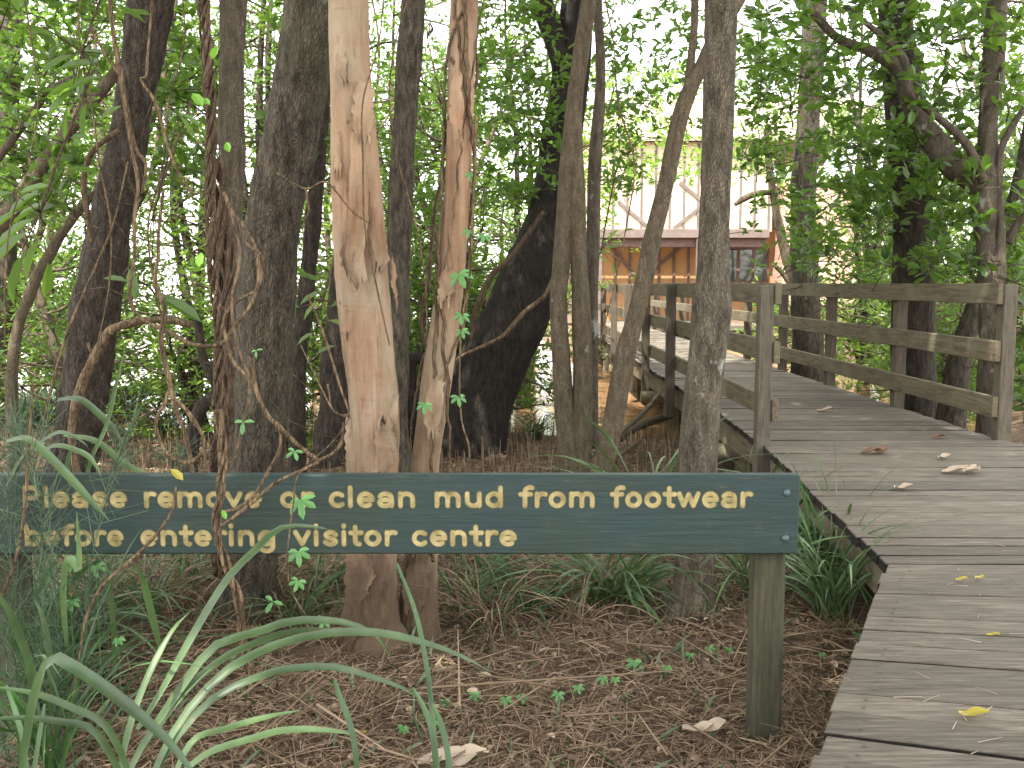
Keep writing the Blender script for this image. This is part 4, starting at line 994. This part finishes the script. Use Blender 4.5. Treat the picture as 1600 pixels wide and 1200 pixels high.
tussock('strap_leaf_plant', 'loose green blades between mossy trunk and large paperbark', *tp(470, 985), 40, .5, 'strap', .009, 1.0)
tussock('strap_leaf_plant', 'low dark blades under the middle of the sign', *tp(820, 960), 45, .5, 'strap_dark', .011, 1.0)
tussock('strap_leaf_plant', 'low dark blades behind the vine stems under the sign', *tp(310, 930), 45, .55, 'strap_dark', .011, 1.0)
tussock('dry_grass', 'dry straw tangle under the word visitor', *tp(520, 930), 70, .5, 'litter', .005, 1.1, cat='grass')
tussock('dry_grass', 'dry straw tangle under the left half of the sign', *tp(270, 960), 80, .6, 'litter', .005, 1.1, cat='grass')
tussock('dry_grass', 'dry straw tangle right of the thinner paperbark foot', *tp(770, 980), 80, .55, 'litter', .005, 1.1, cat='grass')
tussock('dry_grass', 'dry straw tangle left of the speckled trunk', *tp(900, 985), 60, .4, 'litter', .005, 1.1, cat='grass')
tussock('strap_leaf_plant', 'strap-leaf clump under the sign left of the speckled trunk', *tp(975, 955), 55, .7, 'strap', .016, .9)
tussock('strap_leaf_plant', 'blue-green strap-leaf clump behind the word from under the sign', *tp(940, 950), 45, .6, 'strap', .015, 1.0)
tussock('strap_leaf_plant', 'fine dark blades growing at the right foot of the thinner paperbark', *tp(725, 965), 40, .55, 'strap_dark', .010, .9)
tussock('strap_leaf_plant', 'dark blades growing left of the large paperbark foot', *tp(505, 940), 45, .5, 'strap_dark', .010, .8)
tussock('strap_leaf_plant', 'strap-leaf clump below the left end of the sign', *tp(110, 1030), 60, .75, 'strap', .014, .8)
tussock('strap_leaf_plant', 'tall dark blades in front of the left end of the sign', -1.42, 2.95, 34, .95, 'strap_dark', .011, .45)
tussock('strap_leaf_plant', 'dark strap-leaf clump by the left sign post', *tp(30, 1060), 60, .9, 'strap_dark', .014, .6)
tussock('strap_leaf_plant', 'pale strap-leaf clump left of the vine stems under the sign', *tp(230, 985), 45, .6, 'strap', .011, .9)
tussock('strap_leaf_plant', 'tall strap leaves rising above the sign before the left handrail', *tp(1000, 870), 26, 1.0, 'strap', .017, .5)
tussock('strap_leaf_plant', 'strap-leaf clump beside the near left handrail post', *tp(1165, 830), 50, .7, 'strap', .016, .8)
tussock('grass_tussock', 'grey-green tussock on mud beside the short pile', *tp(838, 690, -.6), 80, .5, 'strap', .012, .7, cat='grass')
tussock('grass_tussock', 'pale weeping tussock behind the clump of slim stems', *tp(905, 690, -.6), 60, .6, 'wisp', .008, .9, cat='grass')
tussock('grass_tussock', 'big weeping blue-green tussock behind the pale vine loop', *tp(200, 660, -.5), 150, .75, 'wisp', .011, .9, cat='grass')
tussock('grass_tussock', 'weeping tussock left of the dark leaning trunk', *tp(50, 680, -.5), 140, .9, 'wisp', .011, .9, cat='grass')
tussock('grass_tussock', 'small tussock right of the thick bent stem', *tp(265, 720, -.5), 60, .4, 'wisp', .009, .9, cat='grass')
for k in range(7):
    x, y = rng.uniform(-7, -3), rng.uniform(10.5, 14)
    tussock('grass_tussock', 'weeping tussock on the bright bank far behind the left trunks', x, y, 70, .7, 'wisp', .014, .9, cat='grass', group='tussocks on the far left bank')
# wispy casuarina seedlings at the left edge
def wisp_plant(label, u, v, Y, h):
    b = MB(); base = P(u, v, Y); base[2] = float(gz(base[0], Y)); A_, B_ = [], []
    for s_ in range(9):
        p = base + np.append(rng.normal(0, .06, 2), 0); d = unit(np.array([rng.normal(0, .18), rng.normal(0, .18), 1]))
        for q in range(14):
            n = p + d * h / 13; A_.append(p); B_.append(n)
            for m_ in range(9):
                e = n + unit(rng.normal(0, 1, 3) + [0, 0, .7]) * rng.uniform(.05, .16); A_.append(n + (p - n) * rng.uniform()); B_.append(e)
            p = n; d = unit(d + rng.normal(0, .09, 3))
    prisms(b, A_, B_, .0016, 0)
    return tag(b.build('casuarina_seedling', M['wisp'], origin=base), label, 'seedling')
wisp_plant('feathery needle-leaved seedling at the left frame edge before the sign end', 25, 900, 3.02, 1.05)
tussock('strap_leaf_plant', 'dense dark strap-leaf clump in the lower left corner', *tp(60, 1130, -.4), 70, .62, 'strap_dark', .011, .9)
tussock('strap_leaf_plant', 'thin dry straw-coloured blades among the seedlings at the left end of the sign', *tp(140, 1000, -.4), 50, .95, 'litter', .006, .5)
wisp_plant('feathery needle-leaved seedling behind the left end of the sign', 75, 860, 3.7, 1.0)

# ------------------------------------------------------------------ broad-leaved climbers
def broad(label, items, Y, mat, cat='plant', name='climbing_plant'):
    o = P(items[0][0], items[0][1], Y); r = empty(name, o, label, cat); b = MB(); A_, B_ = [], []
    lb = MB()
    for u, v, L, ang in items:
        yy = Y + rng.uniform(-.25, .25); p = P(u, v, yy); d = np.array([math.cos(math.radians(ang)), rng.uniform(-.4, .4), math.sin(math.radians(ang))])
        s_ = L * yy / F; leaves(lb, [p], [d], [unit(np.array([rng.normal(0, .3), -.6, .9]))], s_, s_ * .36, 0, .12, .3)
        B_.append(p)
    hub = np.mean(B_, axis=0) + [0, .05, .03]; prisms(b, [hub] * len(B_), B_, .004, 0); tube(b, [(*hub, .006), (*(hub + [.05, .1, .25]), .007), (*(hub + [.15, .3, .7]), .008)], 6, 8)
    lb.build('foliage', M[mat], r, o); b.build('stalk', M['vine_dark'], r, o)
broad('large bright broad leaves hanging in the upper left corner', [(150, 100, 70, 170), (140, 118, 74, 195), (120, 135, 70, 215), (105, 165, 66, 245), (135, 160, 50, 250), (160, 120, 60, 185), (170, 85, 50, 160), (115, 85, 55, 200), (90, 60, 60, 150), (50, 30, 60, 200), (30, 20, 55, 100), (185, 20, 50, 10), (180, 8, 46, -15), (60, 95, 50, 220)], 5.0, 'leaf')
broad('dark glossy leaves drooping at the left frame edge', [(60, 300, 70, 200), (70, 318, 74, 190), (55, 340, 80, 205), (45, 360, 84, 215), (60, 375, 70, 235), (30, 330, 70, 200), (20, 300, 60, 190), (40, 395, 70, 240), (80, 290, 60, 180), (100, 265, 50, 10), (20, 420, 60, 250), (75, 410, 60, 265)], 4.6, 'leaf_dark')
broad('long bluish drooping leaf on a stalk left of the vine bundle', [(212, 470, 50, 95), (235, 462, 70, -10), (258, 468, 66, -18), (200, 440, 40, 160), (278, 175, 42, -20), (280, 180, 40, -50), (190, 165, 44, 200)], 5.6, 'leaf_dark')
broad('spray of light leaves beside the mossy trunk and paperbark', [(500, 440, 40, 150), (505, 455, 44, 195), (498, 470, 40, 215), (515, 480, 40, 30), (512, 500, 42, -10), (470, 480, 38, 170), (490, 520, 36, 200), (525, 540, 34, 190), (480, 430, 34, 140), (530, 470, 36, 90)], 5.6, 'leaf')
broad('bright leafy sprig left of the building before the handrail', [(920, 380, 22, 160), (925, 392, 24, 200), (935, 400, 22, -20), (945, 388, 22, 20), (950, 375, 22, 60), (930, 430, 22, 200), (928, 418, 20, 160), (955, 410, 22, -60), (975, 362, 20, 30)], 8.6, 'leaf_bright')
# ------------------------------------------------------------------ foliage sprays on the right (crown of the gnarled tree and the crooked mangrove)
def spray(root, base, regions, mat, Lm, per=9):
    b = MB(); cs, ts = [], []
    for (u0, u1, v0, v1, Y0, Y1, n) in regions:
        for k in range(n):
            p = P(rng.uniform(u0, u1), rng.uniform(v0, v1), rng.uniform(Y0, Y1)); cs.append(p)
    cs = np.array(cs); d = unit(rng.normal(0, 1, cs.shape) * [1, 1, .6] + [0, 0, .25]); a = cs - d * rng.uniform(.15, .5, (len(cs), 1))
    prisms(b, a, cs, .006, 1); rosettes(b, cs, per, Lm, Lm * .5, 0, tip=d * .8)
    return b.build('foliage', [M[mat], M['bark_dark']], root, base)
spray(rN, bN, [(1180, 1600, -80, 130, 8, 10.5, 210), (1270, 1600, 130, 300, 8.2, 10, 120), (1440, 1620, 300, 430, 8.3, 10.5, 90), (1240, 1420, 200, 420, 9, 11, 70), (1580, 1640, 430, 640, 8, 9, 30)], 'leaf_dark', .13)
spray(rQ, bQ, [(1165, 1270, 270, 420, 11, 13, 30), (1150, 1240, 60, 270, 10.5, 13, 110), (1280, 1420, 300, 470, 11, 13, 80)], 'leaf', .11)
spray(rQ, bQ, [(905, 1100, 100, 285, 15, 22, 210), (1130, 1330, 130, 290, 16, 22, 110), (905, 960, 285, 350, 15, 20, 25)], 'leaf_bright', .11)
spray(rH, bH, [(560, 700, 220, 420, 10, 13, 80), (735, 880, -40, 330, 9, 12, 230), (900, 1090, -40, 200, 10, 13, 130), (930, 1010, 200, 300, 11, 13, 40)], 'leaf', .10)
spray(rA, bA, [(-20, 330, -60, 120, 7, 10, 170), (-20, 140, 120, 330, 6.5, 9.5, 80), (230, 340, 60, 300, 7.5, 10, 70), (420, 520, -20, 260, 8, 10.5, 80)], 'leaf_dark', .11)

# ------------------------------------------------------------------ floor cover
def free(x, y):
    inside = (y > 4) & (x > np.interp(y, [4, 7, 9, 40], [1.54, 1.80, 1.86, 1.86]) - .03) & (x < 3.7)
    e = KNEE[0] + (y - 4) * (.43 / .90)
    return ~(inside | ((y <= 4) & (x > e - .03)))
n = 95000; y = 1.9 + 8.6 * rng.random(n) ** 1.7; x = rng.uniform(-1, 1, n) * (y * .56 + .3); k = free(x, y); x, y = x[k], y[k]; n = len(x)
a = rng.normal(.3, 1.1, n) + np.where(rng.random(n) < .3, 1.5, 0); L = rng.uniform(.05, .17, n); z = gz(x, y) + rng.uniform(0, .03, n)
d = np.column_stack([np.cos(a), np.sin(a), rng.normal(0, .12, n)])
p0 = np.column_stack([x, y, z]); mid = p0 + d * (L / 2)[:, None] + np.column_stack([rng.normal(0, .008, n), rng.normal(0, .008, n), rng.uniform(0, .012, n)]); p1 = p0 + d * L[:, None]
b = MB(); wd = np.column_stack([-np.sin(a), np.cos(a), rng.normal(0, .5, n)]) * (.0007 + .00022 * y)[:, None]
V = np.stack([p0 - wd, p0 + wd, mid + wd, mid - wd, p1 + wd * .5, p1 - wd * .5], 1).reshape(-1, 3); q = np.arange(n)[:, None] * 6
b.add(V, np.concatenate([q + [[0, 1, 2, 3]], q + [[3, 2, 4, 5]]]))
tag(b.build('needle_litter', M['litter']), 'brown fallen casuarina needles covering the floor', 'leaf litter', kind='stuff')
n = 3800; y = 1.9 + 9 * rng.random(n) ** 1.4; x = rng.uniform(-1, 1, n) * (y * .56 + .3); k = free(x, y); x, y = x[k], y[k]; n = len(x)
b = MB(); a = rng.uniform(0, 6.28, n); leaves(b, np.column_stack([x, y, gz(x, y) + .012]), np.column_stack([np.cos(a), np.sin(a), rng.normal(0, .15, n)]), np.column_stack([rng.normal(0, .35, n), rng.normal(0, .35, n), np.ones(n)]), rng.uniform(.025, .07, n), rng.uniform(.012, .035, n), 0, .3, .15)
tag(b.build('leaf_litter', M['litter_leaf']), 'scattered curled dead leaves on the floor', 'leaf litter', kind='stuff')
n = 1500; y = rng.uniform(2.6, 7, n); x = rng.uniform(-1, 1, n) * (y * .56); k = free(x, y); x, y = x[k], y[k]; n = len(x)
b = MB(); p0 = np.column_stack([x, y, gz(x, y)]); prisms(b, p0, p0 + np.column_stack([rng.normal(0, .06, n), rng.normal(0, .06, n), rng.uniform(.02, .14, n)]), .0018)
sk = rng.integers(0, len(p0), 90); q0 = p0[sk] * [1, 1.1, 1]; q0[:, 2] = gz(q0[:, 0], q0[:, 1]) + rng.uniform(.02, .12, 90); d2 = rng.normal(0, .3, (90, 3)) * [1, .8, .3]; k2 = free(q0[:, 0], q0[:, 1]) & free(q0[:, 0] + d2[:, 0], q0[:, 1] + d2[:, 1]); prisms(b, q0[k2], (q0 + d2)[k2], .006)
p0 = p0[:400]; d = rng.normal(0, .16, (len(p0), 3)) * [1, 1, .25] + [0, 0, .03]; prisms(b, p0 + [0, 0, .03], p0 + [0, 0, .04] + d, .003)
tag(b.build('fallen_twigs', M['litter']), 'thin dry twigs and dead grass standing in the litter', 'twigs', kind='stuff')
n = 5200; y = rng.uniform(6.2, 12.5, n); x = rng.uniform(-.62, .34, n) * y; k = free(x, y); x, y = x[k], y[k]; n = len(x)
b = MB(); p0 = np.column_stack([x, y, gz(x, y) - .02]); prisms(b, p0, p0 + np.column_stack([rng.normal(0, .02, n), rng.normal(0, .02, n), rng.uniform(.06, .26, n)]), .006)
tag(b.build('breathing_roots', M['litter']), 'pencil-thin mangrove breathing roots standing in the mud', 'roots', kind='stuff')
n = 700; y = rng.uniform(2.6, 6.5, n); x = rng.uniform(-.5, .4, n) * y; k = free(x, y); x, y = x[k], y[k]; n = len(x)
b = MB(); a = rng.uniform(0, 6.28, n); leaves(b, np.column_stack([x, y, gz(x, y)]), np.column_stack([np.cos(a) * .9, np.sin(a) * .9, np.ones(n)]), np.column_stack([np.cos(a + 1.6), np.sin(a + 1.6), np.zeros(n)]), rng.uniform(.03, .13, n), .0055, 0, .1, .5)
tag(b.build('grass', M['strap']), 'sparse fine grass blades in the litter', 'grass', kind='stuff')

# fallen sticks and logs
def stick(label, pts, mat='bark_smooth', cat='branch', name='fallen_branch'):
    b = MB(); q = []
    for u, v, w, z in pts: p = G(u, v, z); q.append((*p, w / 2 * p[1] / F))
    tube(b, q, 9, len(q) * 7, amp=.2, lump=.25, seed=pts[0][0]); return tag(b.build(name, M[mat], origin=q[0][:3]), label, cat)
stick('brown fallen branch lying across under the word from', [(735, 905, 10, -.33), (800, 918, 13, -.34), (860, 922, 16, -.34), (920, 912, 15, -.33), (1010, 900, 10, -.3)], 'vine')
stick('pale half-buried log behind the fallen branch', [(800, 905, 18, -.42), (850, 898, 20, -.42), (930, 895, 16, -.42)])
stick('thin dark fallen branch near the thinner paperbark foot', [(690, 870, 9, -.2), (715, 930, 9, -.3), (730, 985, 8, -.4), (760, 1015, 6, -.41)], 'vine_dark')
stick('leaning dead stick rising right before the handrail', [(870, 755, 8, -.45), (950, 690, 9, -.35), (1000, 650, 8, -.2), (1035, 608, 5, 0.0)])
stick('pair-like fallen log under the near boardwalk bearer', [(960, 690, 14, -.55), (1000, 665, 14, -.5), (1050, 648, 12, -.45)])
stick('long dead stick lying low before the forked stem', [(860, 780, 8, -.45), (930, 735, 8, -.42), (1000, 690, 7, -.4)])
stick('thin pale dead stick standing beside the thinner paperbark', [(745, 925, 5, -.4), (765, 985, 5, -.35), (777, 1052, 4, -.42)])
stick('weathered grey stick lying behind the sign left of the vine loop', [(155, 625, 12, -.2), (180, 645, 14, -.45), (205, 680, 12, -.5)], 'bark_grey')
stick('dark rotting stick at lower left below the sign', [(30, 965, 12, -.3), (70, 1000, 12, -.34), (130, 1035, 10, -.38), (200, 1075, 6, -.4)], 'bark_black')
stick('fallen trunk lying on the bank far left', [(150, 640, 16, -.4), (210, 612, 20, -.35), (270, 600, 16, -.3)], 'bark_black')

# ground seedlings
for k, (u, v, s_) in enumerate([(695, 1095, 14), (742, 1084, 16), (790, 1092, 15), (815, 1088, 13), (872, 1083, 15), (903, 1073, 13), (942, 1058, 14), (962, 1060, 10), (992, 1034, 20), (1042, 1042, 12), (1078, 1022, 12), (1108, 1012, 12), (1140, 1014, 12), (1175, 1005, 12), (630, 1136, 14), (680, 1128, 10), (1335, 975, 11), (1340, 990, 11), (1285, 1022, 9), (110, 940, 20), (150, 885, 20), (108, 880, 18), (185, 998, 14)]):
    hang = k >= 19
    p = P(u, v, 3.12) if hang else G(u, v, -.36); b = MB()
    palmate(b, u, v, s_, float(p[1]), random.choice([5, 6, 5]), .25)
    g = np.array([p[0], p[1] + .01, float(gz(p[0], p[1]))]); prisms(b, [g], [p], .002)
    lab = 'fresh green palmate leaf on a stalk among the strap leaves at lower left' if hang else 'small fresh green palmate seedling sprouting from the brown litter'
    tag(b.build('seedling', M['leaf_vine'], origin=g), lab, 'seedling', 'palmate seedlings at lower left' if hang else 'palmate seedlings on the litter')

# fallen leaves worth naming
def dead(label, u, v, size, mat, z=0.006, two=False, ang=None):
    p = G(u, v, z); b = MB(); a = rng.uniform(0, 3.1) if ang is None else ang
    s_ = size * p[1] / F * 1.3
    for k in range(2 if two else 1):
        o_ = p + np.array([k * s_ * .55, k * .01, 0]); d = np.array([math.cos(a + k * .5), math.sin(a + k * .5), .12])
        # curled sheet: 5 x 5 grid
        side = unit(np.cross(d, [0, 0, 1])); V = []; nu, nv = 13, 7; ph = rng.uniform(0, 6)
        for i in range(nu):
            t = i / (nu - 1); w = s_ * .27 * math.sin(math.pi * (.06 + .90 * t)) ** .8 * (1 + .10 * math.sin(t * 9 + ph))
            for j in np.linspace(-1, 1, nv):
                V.append(o_ + unit(d) * s_ * (t - .5) + side * (w * j + s_ * .06 * math.sin(t * 3 + ph)) + np.array([0, 0, .005 + s_ * (.13 * j * j * (.4 + .6 * math.sin(t * 4 + ph) ** 2) + .05 * math.sin(t * 5 + ph) + .025 * math.sin(j * 4 + t * 8) + .05)]))
        f = [[i * nv + j, i * nv + j + 1, i * nv + j + nv + 1, i * nv + j + nv] for i in range(nu - 1) for j in range(nv - 1)]
        b.add(V, f, 0, True)
    return tag(b.build('fallen_leaf', M[mat], origin=p), label, 'leaf')
dead('curled brown leaf on the deck left of the other fallen leaves', 1362, 708, 26, 'brown_leaf', two=True, ang=.2)
dead('small dark brown leaf on the deck farther along', 1467, 684, 18, 'brown_leaf', ang=.2)
dead('pale torn leaf on the deck behind the largest pale leaf', 1476, 716, 22, 'pale_leaf', ang=.4)
dead('largest pale curled leaf on the deck near the right frame edge', 1494, 738, 34, 'pale_leaf', two=True, ang=.1)
dead('pale flat leaf on the deck nearer than the others', 1412, 764, 26, 'pale_leaf', ang=.15)
dead('grey tan leaf on the deck beyond the handrail post', 1290, 643, 20, 'pale_leaf', ang=.1)
dead('round yellow leaf on the grey planks past the corner', 1531, 905, 15, 'leaf_yellow', ang=.3)
dead('narrow yellow leaf beside the round yellow leaf', 1503, 908, 15, 'leaf_yellow', ang=.1)
dead('long yellow leaf on the nearest planks', 1522, 1120, 36, 'leaf_yellow', ang=-.25)
dead('tiny yellow leaf near the right edge of the planks', 1552, 995, 15, 'leaf_yellow', ang=-.3)
dead('large pale pinkish dead leaf on the litter right of centre', 1090, 1143, 40, 'pale_leaf', -.385, True, .1)
dead('large pale dead leaf at the bottom edge under the dark blades', 690, 1192, 60, 'pale_leaf', -.385, True, .2)
dead('broad pinkish brown dead leaf below the large paperbark', 490, 1122, 44, 'litter_leaf', -.385, True, .3)
dead('bright yellow leaf on the litter among the arching blades', 558, 1150, 24, 'leaf_yellow', -.36, False, .2)
dead('orange brown leaf caught beside the boardwalk corner', 1328, 885, 30, 'brown_leaf', -.3, False, 1.2)
dead('brown leaf hanging low by the left sign post', 62, 1020, 24, 'brown_leaf', -.25, False, 1.3)
b = MB(); A_ = []; B_ = []
for k in range(34):
    q = G(rng.uniform(1330, 1600), 620 + 560 * rng.random() ** .8, .005)
    if not free(np.array([q[0]]), np.array([q[1]]))[0]:
        d = rng.uniform(0, 3.1); A_.append(q); B_.append(q + np.array([math.cos(d), math.sin(d), 0]) * rng.uniform(.03, .09))
prisms(b, A_, B_, .0013); tag(b.build('needle_litter', M['pale_leaf']), 'pale fallen needles scattered on the boardwalk planks', 'leaf litter', kind='stuff')

# ------------------------------------------------------------------ light, sky, camera
w = bpy.data.worlds.new('World'); S.world = w; w.use_nodes = True; nt = w.node_tree
sky = nt.nodes.new('ShaderNodeTexSky'); sky.sky_type = 'NISHITA'; sky.sun_disc = False
EL = math.radians(62); sd = np.array([-.55, -.83]); sd /= np.linalg.norm(sd)
sky.sun_elevation = EL; sky.sun_rotation = math.atan2(sd[0], sd[1]); sky.dust_density = 1.5; sky.air_density = 1.0; sky.ozone_density = .6
bg = nt.nodes['Background']; bg.inputs[1].default_value = .15; tcw = nt.nodes.new('ShaderNodeTexCoord')
cl = noise(nt, tcw.outputs['Generated'], 2.2, 6, .6, .4)
fac = ramp(nt, cl, [(.25, (.45, .45, .45)), (.6, (.8, .8, .8))])
nt.links.new(mix(nt, fac, sky.outputs[0], (7.9, 7.6, 7.1)), bg.inputs[0])   # thin bright cloud over the blue
L = bpy.data.lights.new('sun', 'SUN'); L.energy = 4.0; L.angle = math.radians(.5); L.color = (1, .95, .86)
so_ = bpy.data.objects.new('sun', L); COL.objects.link(so_)
sv = Vector((sd[0] * math.cos(EL), sd[1] * math.cos(EL), math.sin(EL)))
so_.rotation_euler = (-sv).to_track_quat('-Z', 'Y').to_euler(); so_.location = (0, 0, 30)

cam = bpy.data.cameras.new('camera'); co = bpy.data.objects.new('camera', cam); COL.objects.link(co)
cam.sensor_width = 36; cam.lens = 36 * F / 1600; cam.clip_end = 2000; cam.clip_start = .05
co.location = (0, 0, H); co.rotation_euler = (math.pi / 2 - TH, 0, 0)
S.camera = co
S.view_settings.view_transform = 'Standard'; S.view_settings.look = 'None'; S.view_settings.exposure = 2.2; S.view_settings.gamma = 1
S.cycles.max_bounces = 6; S.cycles.diffuse_bounces = 4; S.cycles.glossy_bounces = 2; S.cycles.transmission_bounces = 2
S.cycles.use_denoising = True; S.cycles.caustics_reflective = False; S.cycles.caustics_refractive = False
